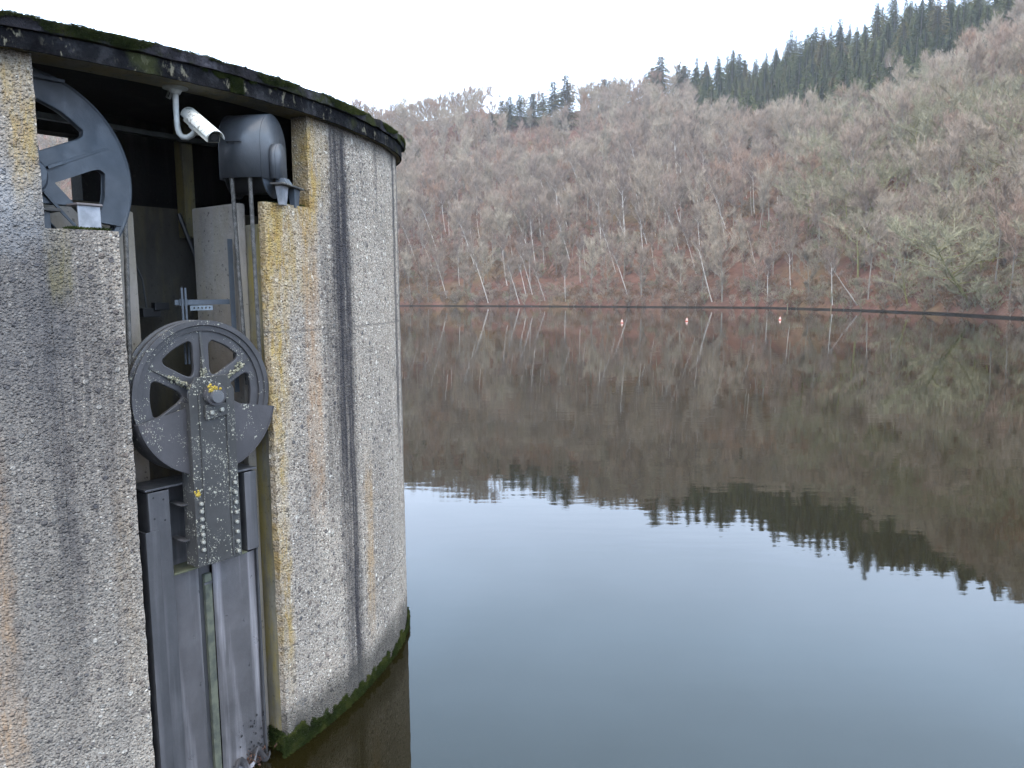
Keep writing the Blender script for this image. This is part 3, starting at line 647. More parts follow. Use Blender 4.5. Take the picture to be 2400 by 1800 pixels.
# roof: soffit ring, fascia, overhanging slab
def ring(name, r0, r1, z0, z1, mat, t0=-110, t1=24.6, rough=.003, step=.05):
    return curved(name, [(t0, t1, r0, r1, z0, z1)], mat, tower, rough, step)
def fascia_mat():
    k = NT('blackened_fascia'); uv = k.sep(k.co.outputs['UV']); th = k.math('MULTIPLY', uv[0], 10.); v = uv[1]
    col = k.ramp(k.noise(5, detail=7, rough=.7), (.34, (.004, .004, .005)), (.54, (.013, .013, .015)), (.70, (.05, .05, .055)))
    w = k.noise(1., k.comb(k.math('MULTIPLY', th, 1.7), k.math('MULTIPLY', v, 14.), 2.), 5, .65); reg = k.rng(k.noise(.35, k.comb(th, 0., 0.), 2), .48, .56)
    col = k.mix(k.math('MULTIPLY', k.rng(w, .54, .60), k.math('MULTIPLY', reg, .9)), col, (.17, .155, .115))
    col = k.mix(k.rng(k.noise(3, detail=5), .58, .7, 0, .6), col, (.045, .05, .018))
    return k.done(col, .92, k.bump(k.noise(26, detail=6, rough=.7), .02, 1.), spec=.03)
def slab_mat():
    k = NT('mossy_slab'); col = k.ramp(k.noise(5, detail=7, rough=.7), (.34, (.008, .008, .008)), (.52, (.022, .021, .025)), (.68, (.075, .072, .085)))
    col = k.mix(k.rng(k.noise(2.2, detail=6, rough=.7), .45, .6, 0, .85), col, (.03, .035, .011))
    return k.done(col, .95, k.bump(k.noise(35, detail=6), .02, 1.), spec=.03)
M_fas, M_slab = fascia_mat(), slab_mat()
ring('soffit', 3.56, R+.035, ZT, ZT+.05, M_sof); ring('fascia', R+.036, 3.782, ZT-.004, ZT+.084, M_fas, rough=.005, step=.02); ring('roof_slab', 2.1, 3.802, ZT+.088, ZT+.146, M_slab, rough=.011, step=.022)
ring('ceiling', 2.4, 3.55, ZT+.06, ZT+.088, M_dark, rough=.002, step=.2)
M_beam = plain('ceiling_beam_paint', (.04, .045, .04), .6, (.012, .015, .012), 10)
MB().box(-1.3, .75, .95, 1.0, 4.03, 4.065).build('ceiling_beam', M_beam, tower, bevel=.006)
MB().tube([W(.45, .98, 3.55), W(.60, .90, 3.0)], .016, 8).build('drain_pipe', M_black, tower)
MB().box(-.95, -.53, .30, .345, 4.09, 4.105).build('hanger_plate', M_mach, tower)

# -- moss: tufts of short blades
def moss_mat():
    k = NT('moss'); oi = k.noise(9, detail=4); col = k.ramp(oi, (.3, (.007, .011, .003)), (.5, (.018, .026, .006)), (.62, (.036, .044, .011)), (.78, (.055, .045, .016)))
    return k.done(col, .95, spec=.1)
M_moss = moss_mat()
def moss(name, sampler, n, bl, label, dens=None):
    V = []; F = []; random.seed(hash(name) % 999 if False else len(name)*7)
    for i in range(n):
        P, N = sampler()
        for k in range(5):
            d = (N + Vector((random.gauss(0, .7), random.gauss(0, .7), random.gauss(.1, .5)))).normalized(); L = bl*random.uniform(.5, 1.5); x = d.orthogonal().normalized()*bl*.22
            q = P + Vector((random.gauss(0, bl*.5), random.gauss(0, bl*.5), random.gauss(0, bl*.25))); b = len(V); V += [q-x, q+x, q+d*L]; F.append((b, b+1, b+2))
    o = MB().add(V, F).build(name, M_moss); tag(o, label, 'moss', kind='stuff'); return o
def s_roof():
    while True:
        th = random.uniform(-58, 5); a = noise.noise(Vector((th*.14, 1, 0))); p = PC(th, 3.82, 0)
        f = random.random(); top = random.random() < .4
        if top: P = PC(th, 3.802-f*.10, ZT+.147); N = Vector((0, 0, 1)); w = a + .05 + nz(P, 12, 4)*.8
        else: P = PC(th, 3.806, ZT+.090+f*.055); N = (PC(th, 4, 0)-C0).normalized(); w = a + nz(P, 6, 2)*.8 + (f-.4)*.5 + (.04 if th < -38 else -.14)
        P2 = P + N*abs(nz(P, 25))*.012
        if w > .02: return P2, N
def s_fas():
    while True:
        th = random.uniform(-52, -20); f = random.random(); P = PC(th, 3.785, ZT+f*.084); w = nz(P, 3, 8)+nz(P, 10, 1)*.6
        if w > .20-.3*(f-.5) and th < -24: return P, (PC(th, 4, 0)-C0).normalized()
def s_base():
    while True:
        th = random.uniform(-30.4, 12); z = random.uniform(-.02, .24); P = PC(th, R+.004, z); hgt = .085 + .07*noise.noise(Vector((th*.3, 0, 0))) + .05*noise.noise(Vector((th*1.4, 5, 0))) + (.03 if th < -24 else 0)
        if z < hgt + nz(P, 16)*.05 and random.random() > z*1.2: return P + (P-C0-Vector((0, 0, z))).normalized()*abs(nz(P, 20))*.010, (PC(th, 4, 0)-C0).normalized()
def s_jb():
    z = random.uniform(-.02, .14); d = random.uniform(.03, .25); return W(.438, d, z), -TV
def s_ledge():
    s_ = random.uniform(-.66, -.50) if random.random() < .8 else random.uniform(-.50, -.47); return W(s_, random.uniform(.055, .14), ZL+.004), Vector((0, 0, 1))
def s_rl():
    s_ = random.uniform(.50, .80); return W(s_, random.uniform(.07, .12)+.02*s_, ZR+.004), Vector((0, 0, 1))
moss('moss_on_roof', s_roof, 12000, .007, 'dark green moss growing along the edge of the tower roof')
moss('moss_on_fascia', s_fas, 2600, .008, 'patches of dark moss on the fascia below the roof slab')
moss('moss_at_waterline', s_base, 11000, .010, 'band of green moss round the foot of the tower wall')
moss('moss_in_slot_corner', s_jb, 900, .014, 'dark moss at the foot of the slot jamb')
moss('moss_on_ledge', s_ledge, 700, .010, 'green moss on the ledge in front of the big wheel')
moss('moss_on_right_ledge', s_rl, 260, .009, 'thin moss on the yellow ledge below the hood')

# ------------------------------------------------------------------ wheels
def opening(a0, a1, r0, r1, hw, sc, zc):
    """rounded window between two spokes (angles of the spoke centre lines)"""
    A0, A1 = math.radians(a0), math.radians(a1); am = (A0+A1)/2
    def on(rad, ang, side): off = math.asin(min(.9, hw/rad)); return (rad*math.cos(ang+side*off), rad*math.sin(ang+side*off))
    pts = [on(r0, A0, 1), on((r0+r1)/2, A0, 1), on(r1*.93, A0, 1), (r1*math.cos(A0+math.asin(hw/r1)+.09), r1*math.sin(A0+math.asin(hw/r1)+.09))]
    for k in range(1, 4): g = A0+(A1-A0)*k/4; pts.append((r1*math.cos(g), r1*math.sin(g)))
    pts += [(r1*math.cos(A1-math.asin(hw/r1)-.09), r1*math.sin(A1-math.asin(hw/r1)-.09)), on(r1*.93, A1, -1), on((r0+r1)/2, A1, -1), on(r0, A1, -1)]
    for _ in range(3):
        q = []
        for i in range(len(pts)):
            a, b = pts[i], pts[(i+1) % len(pts)]; q += [(a[0]*.75+b[0]*.25, a[1]*.75+b[1]*.25), (a[0]*.25+b[0]*.75, a[1]*.25+b[1]*.75)]
        pts = q
    return pts
def holed_plate(name, outer, holes, sc, zc, d0, d1, mat, parent, bev=.004):
    cu = bpy.data.curves.new('tmp', 'CURVE'); cu.dimensions = '2D'; cu.fill_mode = 'BOTH'; cu.extrude = (d1-d0)/2-bev; cu.bevel_depth = bev; cu.bevel_resolution = 1
    for loop in [outer]+holes:
        s = cu.splines.new('POLY'); s.points.add(len(loop)-1); s.use_cyclic_u = True
        for i, (x, y) in enumerate(loop): s.points[i].co = (x, y, 0, 1)
    o = bpy.data.objects.new('tmp', cu); COL.objects.link(o); dg = bpy.context.evaluated_depsgraph_get(); me = bpy.data.meshes.new_from_object(o.evaluated_get(dg)); bpy.data.objects.remove(o)
    dm = (d0+d1)/2; m = MB(); m.add([W(sc+v.co.x, dm-v.co.z, zc+v.co.y) for v in me.vertices], [tuple(p.vertices) for p in me.polygons])
    return m.build(name, mat, parent, smooth=True)
def circ(r, n=96): return [(r*math.cos(2*PI*k/n), r*math.sin(2*PI*k/n)) for k in range(n)]
def wheel(parent, sc, zc, rr, d0, thick, nsp, a0, mat, hub=.235, ro=.755, hw=.058, grooves=2, ribmat=None, flat=False, owf=1.75):
    g = thick/grooves; e = .012; prof = [(rr*.86, d0+.012), (rr*.925, d0+.010), (rr*.935, d0), (rr, d0)]
    for k in range(grooves):
        b = d0+g*k; prof += [(rr, b+g*.16), (rr*.93, b+g*.36), (rr*.925, b+g*.5), (rr*.93, b+g*.64), (rr, b+g*.84)]
    prof += [(rr, d0+thick), (rr*.935, d0+thick), (rr*.925, d0+thick-.01), (rr*.86, d0+thick-.012), (rr*.855, d0+thick*.5)]
    st = 360/nsp; wd = d0+.024
    if flat: prof = [(rr*.965, d0+.010), (rr*.985, d0+.003), (rr, d0+.006)] + prof[4:]; prof[-2:] = [(rr*.96, d0+thick-.012), (rr*.95, d0+thick*.5)]; wd = d0+.008
    MB().lathe(sc, zc, prof, 96).build('rim', mat, parent, smooth=True)
    holes = [opening(a0+st*k, a0+st*(k+1), rr*hub*1.25, rr*ro, rr*hw*owf, 0, 0) for k in range(nsp)]
    holed_plate('web', circ(rr*(.972 if flat else .875)), holes, sc, zc, wd, wd+(.05 if flat else .026), mat, parent, .006)
    MB().lathe(sc, zc, [(.001, d0-.005), (rr*.17, d0-.005), (rr*.2, d0+.01), (rr*.235, wd), (rr*.235, wd+.05), (rr*.18, d0+thick), (.001, d0+thick)], 40, closed=False).build('hub', mat, parent, smooth=True)
    for k in range(nsp):
        a = math.radians(a0+st*k); c, s_ = math.cos(a), math.sin(a)
        def G(x, y): return (sc + x*c - y*s_, zc + x*s_ + y*c)
        r0, r1 = rr*.2, rr*.86; w0 = .008; V = []
        for x, h in ((r0, -.014), (rr*.45, .004), (r1, wd-d0-.001)):
            for y in (-w0, w0):
                q = G(x, y); V += [W(q[0], d0+h, q[1]), W(q[0], wd+.002, q[1])]
        F = [(0, 1, 3, 2), (8, 10, 11, 9)]
        for i in (0, 4): F += [(i, i+2, i+6, i+4), (i, i+4, i+5, i+1), (i+2, i+3, i+7, i+6), (i+1, i+5, i+7, i+3)]
        MB().add(V, F).build('rib', ribmat or mat, parent, bevel=.003)

# big upper wheel
bw = empty('pulley_wheel', W(-.733, .33, 3.612)); tag(bw, 'big grey spoked pulley wheel half hidden behind the left concrete pier', 'pulley wheel')
wheel(bw, -.733, 3.612, .535, .33, .10, 5, 24, M_mach, hub=.20, ro=.74, hw=.075, grooves=2, flat=True, owf=2.0)
MB().tube([W(-.733, .22, 3.612), W(-.733, .62, 3.612)], .05, 20).build('axle', M_mach, bw, smooth=True)
br = empty('bearing_bracket', W(-.555, .1, ZL)); tag(br, 'short pale steel beam end with a cap plate standing on the mossy ledge', 'bracket')
MB().box(-.615, -.505, .075, .085, ZL-.002, 3.452).box(-.565, -.555, .085, .17, ZL-.002, 3.452).build('beam_end', M_galv, br, bevel=.002)
MB().box(-.622, -.498, .062, .185, 3.452, 3.463).build('cap_plate', plain('brown_cap', (.16, .14, .14), .6), br, bevel=.002)
b2 = empty('pillow_block', W(-.72, .18, ZL)); tag(b2, 'dark pillow block beside the left pier edge below the big wheel', 'pillow block')
MB().box(-.85, -.66, .15, .30, 3.42, 3.436).build('top_plate', M_speck, b2, bevel=.003); MB().box(-.83, -.70, .18, .19, ZL-.05, 3.42).box(-.78, -.77, .19, .28, ZL-.05, 3.42).build('web_plate', M_mach, b2, bevel=.002)

# -- gate with its suspended wheel
gate = empty('sluice_gate', W(0, .1, 0)); tag(gate, 'tall grey steel sluice gate with pulley wheel hanging in the slot', 'sluice gate')
pw = empty('pulley_wheel', W(0, .05, 2.432)-gate.location); pw.parent = gate; tag(pw, 'lichen-speckled six-spoke pulley wheel on top of the gate')
wheel(pw, .005, 2.432, .428, .05, .13, 6, 30, M_wheel, grooves=2, ribmat=M_speck)
MB().tube([W(0, -.085, 2.432), W(0, .3, 2.432)], .036, 24).build('axle', M_machd, pw, smooth=True, bevel=.004)
m = MB(); random.seed(17)
mm_ = plain('lichen_crust', (.30, .29, .22), .95, (.13, .125, .085), 45)
for a_, r0_, r1_, cnt_ in ((30, .22, .72, 120), (150, .22, .58, 80), (90, .22, .36, 34), (210, .22, .60, 60)):
    m = MB()
    for q_ in range(cnt_):
        u_ = r0_ + (r1_-r0_)*random.random()**1.3; aa_ = math.radians(a_); off = random.gauss(0, .008)
        cs_, cz_ = .005 + .428*u_*math.cos(aa_) - off*math.sin(aa_), 2.432 + .428*u_*math.sin(aa_) + off*math.cos(aa_)
        top_ = .036 + (.05-.036-.012) * (1 if u_ < .4 else 0) + (.016 if abs(off) > .009 else 0) + .014*min(1, max(0, (u_-.2)/.25)); r_ = random.uniform(.003, .0085); p = W(cs_, top_, cz_)
        m.add([p+TV*r_*math.cos(b_)*random.uniform(.7, 1.3)+Vector((0, 0, r_*math.sin(b_)*random.uniform(.7, 1.3)))-NV*.004 for b_ in np.linspace(0, 2*PI, 7)[:-1]] + [p+NV*r_*.7], [(i_, (i_+1) % 6, 6) for i_ in range(6)])
    m.build('lichen_crust', mm_, pw)
# guard: front plate below a shallow roof line, and the curved cover band
gr, gc, gz = .436, .012, 2.412
def vline(s): return 2.375 - .20*(abs(s)-.13 if abs(s) > .13 else 0)
aL = math.degrees(math.atan2(vline(-.42)-gz, -.42)); aR = math.degrees(math.atan2(vline(.43)-gz, .43))
poly = [(gc+gr*math.cos(math.radians(a)), gz+gr*math.sin(math.radians(a))) for a in np.linspace(aL % 360, 360+aR, 60)] + [(.13, 2.375), (-.13, 2.375)]
MB().prism(poly, .018, .024).build('wheel_guard', M_guard, gate)
MB().lathe(gc, gz, [(gr-.002, .014), (gr+.004, .014), (gr+.004, .20), (gr-.002, .20)], 60, aL % 360, 360+aR).build('guard_rim', M_guard, gate, smooth=True)
# hanger plate (channel with clipped top corners)
hp = [(-.14, 1.455), (.142, 1.455), (.142, 2.46), (.10, 2.545), (-.10, 2.545), (-.14, 2.46)]
hg = MB().prism(hp, -.022, -.010).build('hanger', M_speck, gate, bevel=.003)
MB().box(-.139, -.128, -.0095, .10, 1.456, 2.40).box(.130, .141, -.0095, .10, 1.456, 2.40).build('hanger_flange', M_speck, hg)
MB().box(-.088, -.078, -.030, -.0225, 1.47, 2.45).box(.080, .090, -.030, -.0225, 1.47, 2.45).build('stiffener', M_speck, hg, bevel=.002)
MB().tube([W(.005, -.023, 2.44), W(.005, -.06, 2.44)], .062, 28).build('bearing_housing', M_guard, hg, smooth=True, bevel=.004)
MB().prism([(-.055, 2.30), (.075, 2.315), (.075, 2.385), (-.055, 2.385)], -.042, -.0226).build('keeper_plate', M_speck, hg, bevel=.003)
for s_, z_ in [(-.022, 2.34), (.042, 2.35)]: MB().tube([W(s_, -.0425, z_), W(s_, -.056, z_)], .014, 6).build('bolt', M_bolt, hg, bevel=.002)
for k in range(7): MB().tube([W(-.108, -.0225, 1.826-.045*k), W(-.108, -.040, 1.826-.045*k)], .0125, 6).build('bolt', M_bolt, hg, bevel=.002)
for k in range(8): MB().tube([W(.113, -.0225, 1.905-.0595*k), W(.113, -.040, 1.905-.0595*k)], .0125, 6).build('bolt', M_bolt, hg, bevel=.002)
m = MB()
random.seed(3)
for k in range(110):
    s_, z_ = random.choice((random.gauss(.09, .022), random.gauss(-.115, .014), random.uniform(-.12, .12))), random.uniform(1.47, 2.5)
    r_ = random.uniform(.002, .0055); p = W(max(-.135, min(.137, s_)), -.0225, z_); vs = [p+TV*r_*math.cos(a)+Vector((0, 0, r_*math.sin(a))) for a in np.linspace(0, 2*PI, 7)[:-1]] + [p+NV*r_*.6]
    m.add(vs, [(i, (i+1) % 6, 6) for i in range(6)])
lo = m.build('lichen_spots', plain('lichen', (.42, .41, .33), .95, (.30, .30, .25), 30), hg)
m = MB()
for k in range(26):
    p = W(random.gauss(-.012, .018), -.0605, random.gauss(2.475, .013)) if k < 16 else W(random.gauss(-.125, .008), -.024, random.gauss(1.885, .01)); r_ = random.uniform(.004, .011)
    vs = [p+TV*r_*math.cos(a)+Vector((0, 0, r_*math.sin(a))) for a in np.linspace(0, 2*PI, 8)[:-1]] + [p+NV*r_*.8]; m.add(vs, [(i, (i+1) % 7, 7) for i in range(7)])
m.build('yellow_lichen', plain('yellow_lichen', (.38, .27, .04), .95, (.25, .18, .03), 60), hg)
# gate frame and panels
gz0, gz1 = -1.2, 1.925
MB().box(-.345, -.222, .10, .112, gz0, gz1-.01).box(-.345, -.333, .1125, .30, gz0, gz1-.012).box(-.234, -.222, .1125, .26, gz0, gz1-.012).build('side_beam', M_gate, gate, bevel=.003)
MB().box(.262, .345, .10, .112, 1.42, gz1-.01).box(.333, .345, .1125, .30, gz0, gz1-.012).box(.262, .270, .1125, .24, 1.42, gz1-.012).build('side_beam', M_gate, gate, bevel=.003)
MB().box(-.378, -.300, .086, .0985, gz0, 1.70).box(-.378, -.366, .0990, .26, gz0, 1.699).build('seal_strip', M_gate, gate, bevel=.002)
MB().box(-.221, .261, .245, .255, 1.40, gz1).build('back_panel', M_gate, gate)
MB().box(-.36, .35, .098, .31, gz1, gz1+.012).build('top_plate', M_speck if False else M_gate, gate, bevel=.002)
MB().box(-.221, .262, .105, .244, 1.405, 1.417).build('shelf_plate', plain('mossy_shelf', (.11, .115, .07), .8, (.06, .065, .05)), gate, bevel=.002)
for s0, s1 in ((-.175, -.132), (.150, .185)):
    for z_ in (1.81, 1.60): MB().prism([(s0, z_), (s1, z_), (s1, z_+.006), (s0, z_+.006)], .06, .20).build('gusset', M_gate, gate)
# lower skin: two gently bowed sheets either side of the centre seal
def sheet(s0, s1, z0, z1, d, bow):
    V = []; F = []; n, mm = 24, 60
    for i in range(n+1):
        for j in range(mm+1):
            u = i/n; s_ = s0+(s1-s0)*u; z_ = z0+(z1-z0)*j/mm
            e_ = min(u, 1-u); dd = d - bow*math.sin(PI*u) + (.014*(1-min(1, e_/.06)) if e_ < .06 else 0)
            dd += noise.noise(Vector((s_*5, z_*1.4, 2)))*.004
            V.append(W(s_, dd, z_))
    for i in range(n):
        for j in range(mm): a = i*(mm+1)+j; F.append((a, a+mm+1, a+mm+2, a+1))
    return MB().add(V, F)
sheet(-.221, -.038, gz0, 1.404, .150, .016).build('panel', M_panel, gate, smooth=True); sheet(.040, .340, gz0, 1.404, .128, .014).build('panel', M_panel, gate, smooth=True)
MB().box(-.0379, .0399, .170, .178, gz0, 1.404).build('centre_strip', M_gate, gate)
MB().box(-.012, .034, .140, .1699, gz0, 1.34).build('centre_seal', plain('greenish_seal', (.10, .105, .075), .8, (.05, .055, .045), 14), gate, bevel=.004)
MB().box(-.022, .030, .130, .1395, 1.28, 1.292).build('seal_clamp', M_gate, gate)
for s_, z_ in ((-.315, 1.885), (-.258, 1.865), (-.315, 1.765), (-.255, 1.745)): MB().tube([W(s_, .0995, z_), W(s_, .1002, z_)], .006, 10).build('bolt_hole', M_black, gate)
m = MB()
for k in range(46):
    z_ = random.uniform(.02, .33); s_ = min(.33, max(.06, random.gauss(.24, .07))); r_ = random.uniform(.0015, .006); c = (s_, .125-.014*math.sin(PI*(s_-.04)/.3))
    p = W(c[0], c[1]-.0035, z_); m.add([p+TV*r_*math.cos(a)+Vector((0, 0, 1.6*r_*math.sin(a))) for a in np.linspace(0, 2*PI, 8)[:-1]], [tuple(range(7))])
m.build('blister_spots', M_black, gate)
# torn rusty lip at the bottom of the skin
m = MB(); V = []; F = []; n = 22
for i in range(n+1):
    s_ = .10+.235*i/n; base = .07+.05*math.sin(i*.55)+noise.noise(Vector((i*.4, 0, 0)))*.03; lift = .05+.03*math.sin(i*.45)
    V += [W(s_, .112, base-.02), W(s_, .085-lift*.3, base+.015), W(s_, .07, base-.01), W(s_, .10, base-.05)]
for i in range(n):
    for j in range(3): a = i*4+j; F.append((a, a+4, a+5, a+1))
MB().add(V, F).build('bent_lip', M_panel, gate, smooth=True)
m = MB()
for k in range(60):
    p = W(random.gauss(.24, .045), .085+random.uniform(-.01, .02), random.gauss(.055, .028)); r_ = random.uniform(.006, .018)
    vs = [p+Vector((random.uniform(-1, 1), random.uniform(-1, 1), random.uniform(-1, 1)))*r_ for _ in range(4)]; m.add(vs, [(0, 1, 2), (0, 2, 3), (0, 3, 1), (1, 3, 2)])
m.build('rust_patch', M_rust, gate)
# guide rail at the left corner
tag(MB().box(-.4415, -.405, .135, .15, 0.0, 3.34).build('guide_rail', M_mach), 'thin steel guide rail running down the left corner of the slot', 'rail')

# -- wire ropes (twisted strands)
def rope(p0, p1, r, label, bendpts=()):
    pts = [Vector(p) for p in (p0, *bendpts, p1)]; seg = []; 
    for i in range(len(pts)-1):
        n = max(2, int((pts[i+1]-pts[i]).length/.010)); seg += [pts[i].lerp(pts[i+1], k/n) for k in range(n)]
    seg.append(pts[-1]); m = MB(); ns = 6
    for s_ in range(ns):
        path = []
        for i, p in enumerate(seg):
            t = (seg[min(i+1, len(seg)-1)]-seg[max(i-1, 0)]).normalized(); x = t.cross(Vector((.3, .9, .1))).normalized(); y = t.cross(x); a = 2*PI*s_/ns - i*.010*2*PI/.105
            path.append(p + (x*math.cos(a)+y*math.sin(a))*r*.60)
        m.tube(path, r*.44, 6)
    m.tube(seg, r*.5, 5)
    o = m.build('wire_rope', M_rope, smooth=False)
    for p in o.data.polygons: p.use_smooth = True
    return tag(o, label, 'wire rope', 'wire ropes of the hoist')
CAMP = Vector((0, 0, 3.0))
HF = 1.0
def hd(p): return CAMP + (Vector(p)-CAMP)*HF
AX = Vector((math.cos(math.radians(-7)), math.sin(math.radians(-7)), 0)); BX = Vector((AX.y, -AX.x, 0))
if BX.y > 0: BX = -BX
pB = W(.378, .06, 3.62); pA = W(.335, .17, 3.62); DC = hd((pA+pB)/2 - BX*.155 + AX*.012); DC.z = 3.745
def H(a, b, z): return DC + AX*a + BX*b + Vector((0, 0, z))
tB, tA = DC + AX*.045 + BX*.165, DC - AX*.070 + BX*.165
rope(W(.40, .078, 2.47), tB, .0125, 'front wire rope hanging from the hood to the right side of the lower wheel')
rope(W(.355, .155, 2.45), tA, .0125, 'second wire rope left of the front one, passing behind the lower wheel')
rope(W(-.395, .115, 2.45), W(-.225, .375, 3.50), .0135, 'dark wire rope down the left side of the slot below the big wheel')

# ------------------------------------------------------------------ drum and hood
drum = empty('cable_drum', DC); tag(drum, 'dark cable drum with flanges visible below the grey hood', 'cable drum')
def lat(name, prof, mat, par, n=40, a0=0, a1=360, F=None):
    m = MB(); FF = lambda s_, d, z_: H(d, s_, z_)
    m.lathe(0, 0, prof, n, a0, a1, F=FF); return m.build(name, mat, par, smooth=True)
lat('drum', [(.11, -.118), (.13, -.118), (.13, .11), (.11, .11)], M_black, drum); lat('flange', [(.02, -.126), (.150, -.126), (.155, -.121), (.15, -.118), (.02, -.118)], M_black, drum); lat('flange', [(.02, .108), (.15, .108), (.155, .113), (.15, .118), (.02, .118)], M_mach, drum)
hood = empty('drum_hood', H(0, 0, -.03)); tag(hood, 'dark grey round-topped sheet steel hood covering the cable drum under the roof', 'hood')
def hood_shell(a0, a1, r, zb, zc=0., cap0=True, cap1=True, n=28, dy=0.):
    """half round top with straight sides, closed at both ends, open below"""
    arc = [(r, zb)] + [(r*math.cos(PI*k/n), zc + r*1.03*math.sin(PI*k/n)) for k in range(n+1)] + [(-r, zb)]
    V = []; F = []
    for b, z in arc: V += [H(a0, b+dy, z), H(a1, b+dy, z)]
    for i in range(len(arc)-1): F.append((2*i, 2*i+1, 2*i+3, 2*i+2))
    N_ = len(arc)
    if cap0: b_ = len(V); V += [V[2*i] for i in range(N_)]; F.append(tuple(range(b_, b_+N_)))
    if cap1: b_ = len(V); V += [V[2*i+1] for i in range(N_)]; F.append(tuple(range(b_+N_-1, b_-1, -1)))
    return MB().add(V, F)
ho = hood_shell(-.130, .125, .185, -.05, .155).build('cover', M_hood, hood, smooth=True); ho.modifiers.new('thick', 'SOLIDIFY').thickness = .004
hs = hood_shell(.126, .168, .080, -.045, .09, cap0=False, dy=-.0).build('axle_cover', M_hood, hood, smooth=True); hs.modifiers.new('thick', 'SOLIDIFY').thickness = .004
hs = hood_shell(-.185, -.131, .080, -.045, .09, cap1=False, dy=-.0).build('axle_cover', M_hood, hood, smooth=True); hs.modifiers.new('thick', 'SOLIDIFY').thickness = .004
MB().tube([H(-.075, .185, .155), H(-.075, .201, .155), H(.01, .201, .155), H(.01, .185, .155)], .004, 6).build('handle', M_black, hood)
st = empty('drum_stand', H(.2, -.03, -.16)); tag(st, 'mossy steel bearing shelf on stub legs right of the drum on the yellow ledge', 'stand')
MB().hexa([H(.140, -.20, -.085), H(.235, -.20, -.085), H(.235, .11, -.085), H(.140, .11, -.085), H(.140, -.20, -.073), H(.235, -.20, -.073), H(.235, .11, -.073), H(.140, .11, -.073)]).build('shelf', M_speck, st, bevel=.003)
for a_, b_ in ((.165, .02), (.175, -.14)): MB().hexa([H(a_, b_-.03, -.20), H(a_+.03, b_-.03, -.20), H(a_+.03, b_+.03, -.20), H(a_, b_+.03, -.20), H(a_-.01, b_-.04, -.0852), H(a_+.04, b_-.04, -.0852), H(a_+.04, b_+.05, -.0852), H(a_-.01, b_+.05, -.0852)]).build('leg', M_galv if b_ > 0 else M_mach, st, bevel=.003)
MB().hexa([H(.145, -.06, -.0728), H(.22, -.06, -.0728), H(.22, .04, -.0728), H(.145, .04, -.0728), H(.145, -.05, -.035), H(.20, -.05, -.035), H(.20, .03, -.035), H(.145, .03, -.035)]).build('bearing', M_mach, st, bevel=.003)

# ------------------------------------------------------------------ level gauge frame, cable and box in the slot
gf = empty('gauge_frame', W(.3, .23, 2.97)); tag(gf, 'small dark steel frame of flat bars with a perforated strip behind the lower wheel', 'bar frame')
MB().box(.312, .340, .222, .228, 2.4, 3.34).box(.340, .344, .222, .25, 2.4, 3.34).build('upright', M_mach, gf, bevel=.001)
MB().box(-.045, .311, .230, .236, 2.945, 2.975).build('crossbar', M_mach, gf, bevel=.001)
MB().box(-.012, .000, .216, .222, 2.6, 3.045).box(.010, .022, .216, .222, 2.6, 3.045).box(-.02, .03, .2225, .2295, 2.94, 2.98).build('clamp_bars', M_galv if False else M_mach, gf, bevel=.001)
pf = [(.045, 2.912), (.19, 2.912), (.19, 2.940), (.045, 2.940)]
holed_plate('perforated_strip', pf, [[(x+.006*math.cos(2*PI*k/8), 2.926+.007*math.sin(2*PI*k/8)) for k in range(8)] for x in (.07, .095, .12, .145, .17)], 0, 0, .224, .229, plain('zinc', (.16, .19, .22), .5, None, 8, .4), gf, .0005)
jb = empty('junction_box', W(.18, .9, 2.9)); tag(jb, 'small black electrical box hanging at the end of a thin cable in the dark recess', 'electrical box')
def RB(s, d, z): return W(s, d, z)
MB().box(.13, .25, .92, .98, 2.86, 2.92).build('box', M_black, jb, bevel=.004); MB().box(.20, .30, .90, .95, 2.905, 2.955).build('plug', M_black, jb, bevel=.004)
MB().tube([W(.17, .95, 2.92), W(.165, .97, 3.1), W(.12, 1.1, 3.4), W(.09, 1.14, 3.58)], .006, 6).build('cable', M_black, jb, smooth=True)

# ------------------------------------------------------------------ security camera
sc_ = empty('security_camera', (-1.846, 4.38, ZT)); tag(sc_, 'white weathered security camera on a pale bent pipe under the roof edge', 'security camera')
def disc(c, ax, prof, n, name, mat, par=sc_):
    ax = Vector(ax).normalized(); x = ax.orthogonal().normalized(); y = ax.cross(x); V = []; F = []; q = len(prof)
    for k in range(n):
        for r_, h_ in prof: V.append(Vector(c)+x*r_*math.cos(2*PI*k/n)+y*r_*math.sin(2*PI*k/n)+ax*h_)
    for k in range(n):
        for j in range(q-1): F.append((k*q+j, ((k+1) % n)*q+j, ((k+1) % n)*q+j+1, k*q+j+1))
    return MB().add(V, F).build(name, mat, par, smooth=True)
pl = disc((-1.846, 4.38, ZT-.001), (0, 0, -1), [(.001, 0), (.066, 0), (.066, .006), (.035, .014), (.024, .035), (.001, .036)], 28, 'mount_plate', M_arm)
for a in (.6, 2.7, 4.6): disc((-1.846+.05*math.cos(a), 4.38+.05*math.sin(a), ZT-.0072), (0, 0, -1), [(.0001, 0), (.006, 0), (.006, .002), (.0001, .002)], 8, 'screw_hole', M_black, pl)
arm = [(-1.846, 4.38, 4.11), (-1.848, 4.38, 4.03), (-1.846, 4.38, 3.935), (-1.838, 4.377, 3.895), (-1.815, 4.37, 3.872), (-1.785, 4.362, 3.868), (-1.755, 4.352, 3.880), (-1.722, 4.335, 3.905), (-1.705, 4.326, 3.918)]
MB().tube(arm, .0155, 14).build('arm', M_arm, sc_, smooth=True)
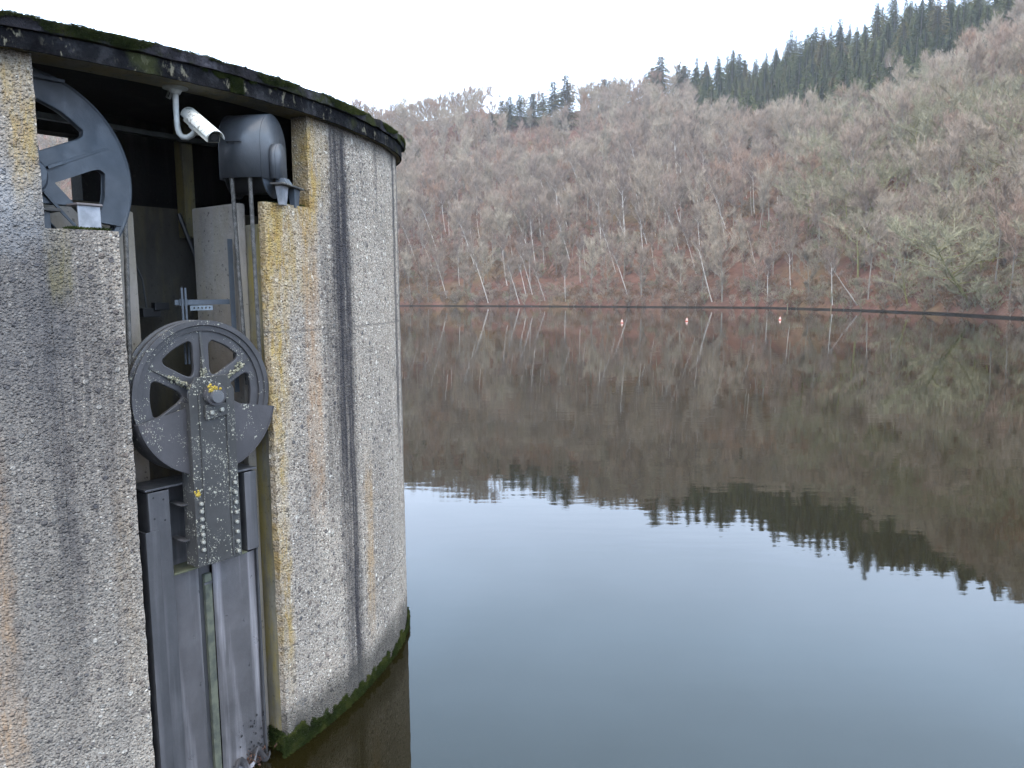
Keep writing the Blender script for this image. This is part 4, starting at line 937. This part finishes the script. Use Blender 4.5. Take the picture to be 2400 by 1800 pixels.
cA, cB = Vector((-1.790, 4.41, 4.010)), Vector((-1.560, 4.17, 3.835)); cx = (cB-cA).normalized(); cup = Vector((0.10, -.25, 1)); cup = (cup-cx*cup.dot(cx)).normalized(); cs = cx.cross(cup).normalized(); CLn = (cB-cA).length
def K(a, b, c): return cA + cx*a + cs*b + cup*c
disc(K(.13, 0, -.045), -cup, [(.001, -.01), (.02, -.01), (.02, .012), (.015, .03), (.001, .031)], 16, 'joint', M_arm)
bd = MB(); P8 = lambda a0, a1, hw, c0, c1: [K(a0, -hw, c0), K(a1, -hw, c0), K(a1, hw, c0), K(a0, hw, c0), K(a0, -hw, c1), K(a1, -hw, c1), K(a1, hw, c1), K(a0, hw, c1)]
MB().hexa(P8(.015, CLn-.02, .036, -.042, -.002)).build('housing', plain('cream_housing', (.62, .60, .52), .45, (.50, .49, .42)), sc_, bevel=.006)
MB().hexa(P8(.10, .165, .0375, -.046, -.012)).build('clamp_band', M_arm, sc_, bevel=.003)
# curved sun shield
V = []; F = []; n = 14
for i, a_ in enumerate((0.0, CLn*.5, CLn+.012)):
    for k in range(n+1):
        g = PI*(k/n); V.append(K(a_, .046*math.cos(g), -.012 + .046*math.sin(g)))
for i in range(2):
    for k in range(n): a = i*(n+1)+k; F.append((a, a+1, a+n+2, a+n+1))
F.append(tuple(range(n+1)))
sh = MB().add(V, F).build('sun_shield', M_white, sc_, smooth=True); sh.modifiers.new('t', 'SOLIDIFY').thickness = .003
MB().hexa(P8(CLn-.0195, CLn-.015, .030, -.036, .016)).build('lens_window', plain('dark_glass', (.02, .022, .025), .1), sc_)
disc(K(CLn-.016, 0, -.01), cx, [(.001, 0), (.018, 0), (.018, .006), (.012, .007), (.001, .004)], 20, 'lens', M_black)
MB().tube([(-1.875, 4.40, ZT-.02), (-1.90, 4.43, ZT-.045), (-1.93, 4.46, ZT-.03), (-1.93, 4.50, ZT+.02)], .006, 6).build('cable', M_arm, sc_, smooth=True)

# ------------------------------------------------------------------ haze
hz = MB().hexa([(-700, -60, -6), (900, -60, -6), (900, 620, -6), (-700, 620, -6), (-700, -60, 175), (900, -60, 175), (900, 620, 175), (-700, 620, 175)]).build('haze', bpy.data.materials.new('haze_air'))
hm = hz.data.materials[0]; hm.use_nodes = True; hn = hm.node_tree.nodes; hn.clear(); ho_ = hn.new('ShaderNodeOutputMaterial'); pv = hn.new('ShaderNodeVolumePrincipled')
pv.inputs['Color'].default_value = (.80, .86, .95, 1); pv.inputs['Density'].default_value = .0003; pv.inputs['Anisotropy'].default_value = .2
hm.node_tree.links.new(pv.outputs[0], ho_.inputs['Volume']); tag(hz, 'thin pale haze over the lake and hillside', 'haze', kind='stuff')
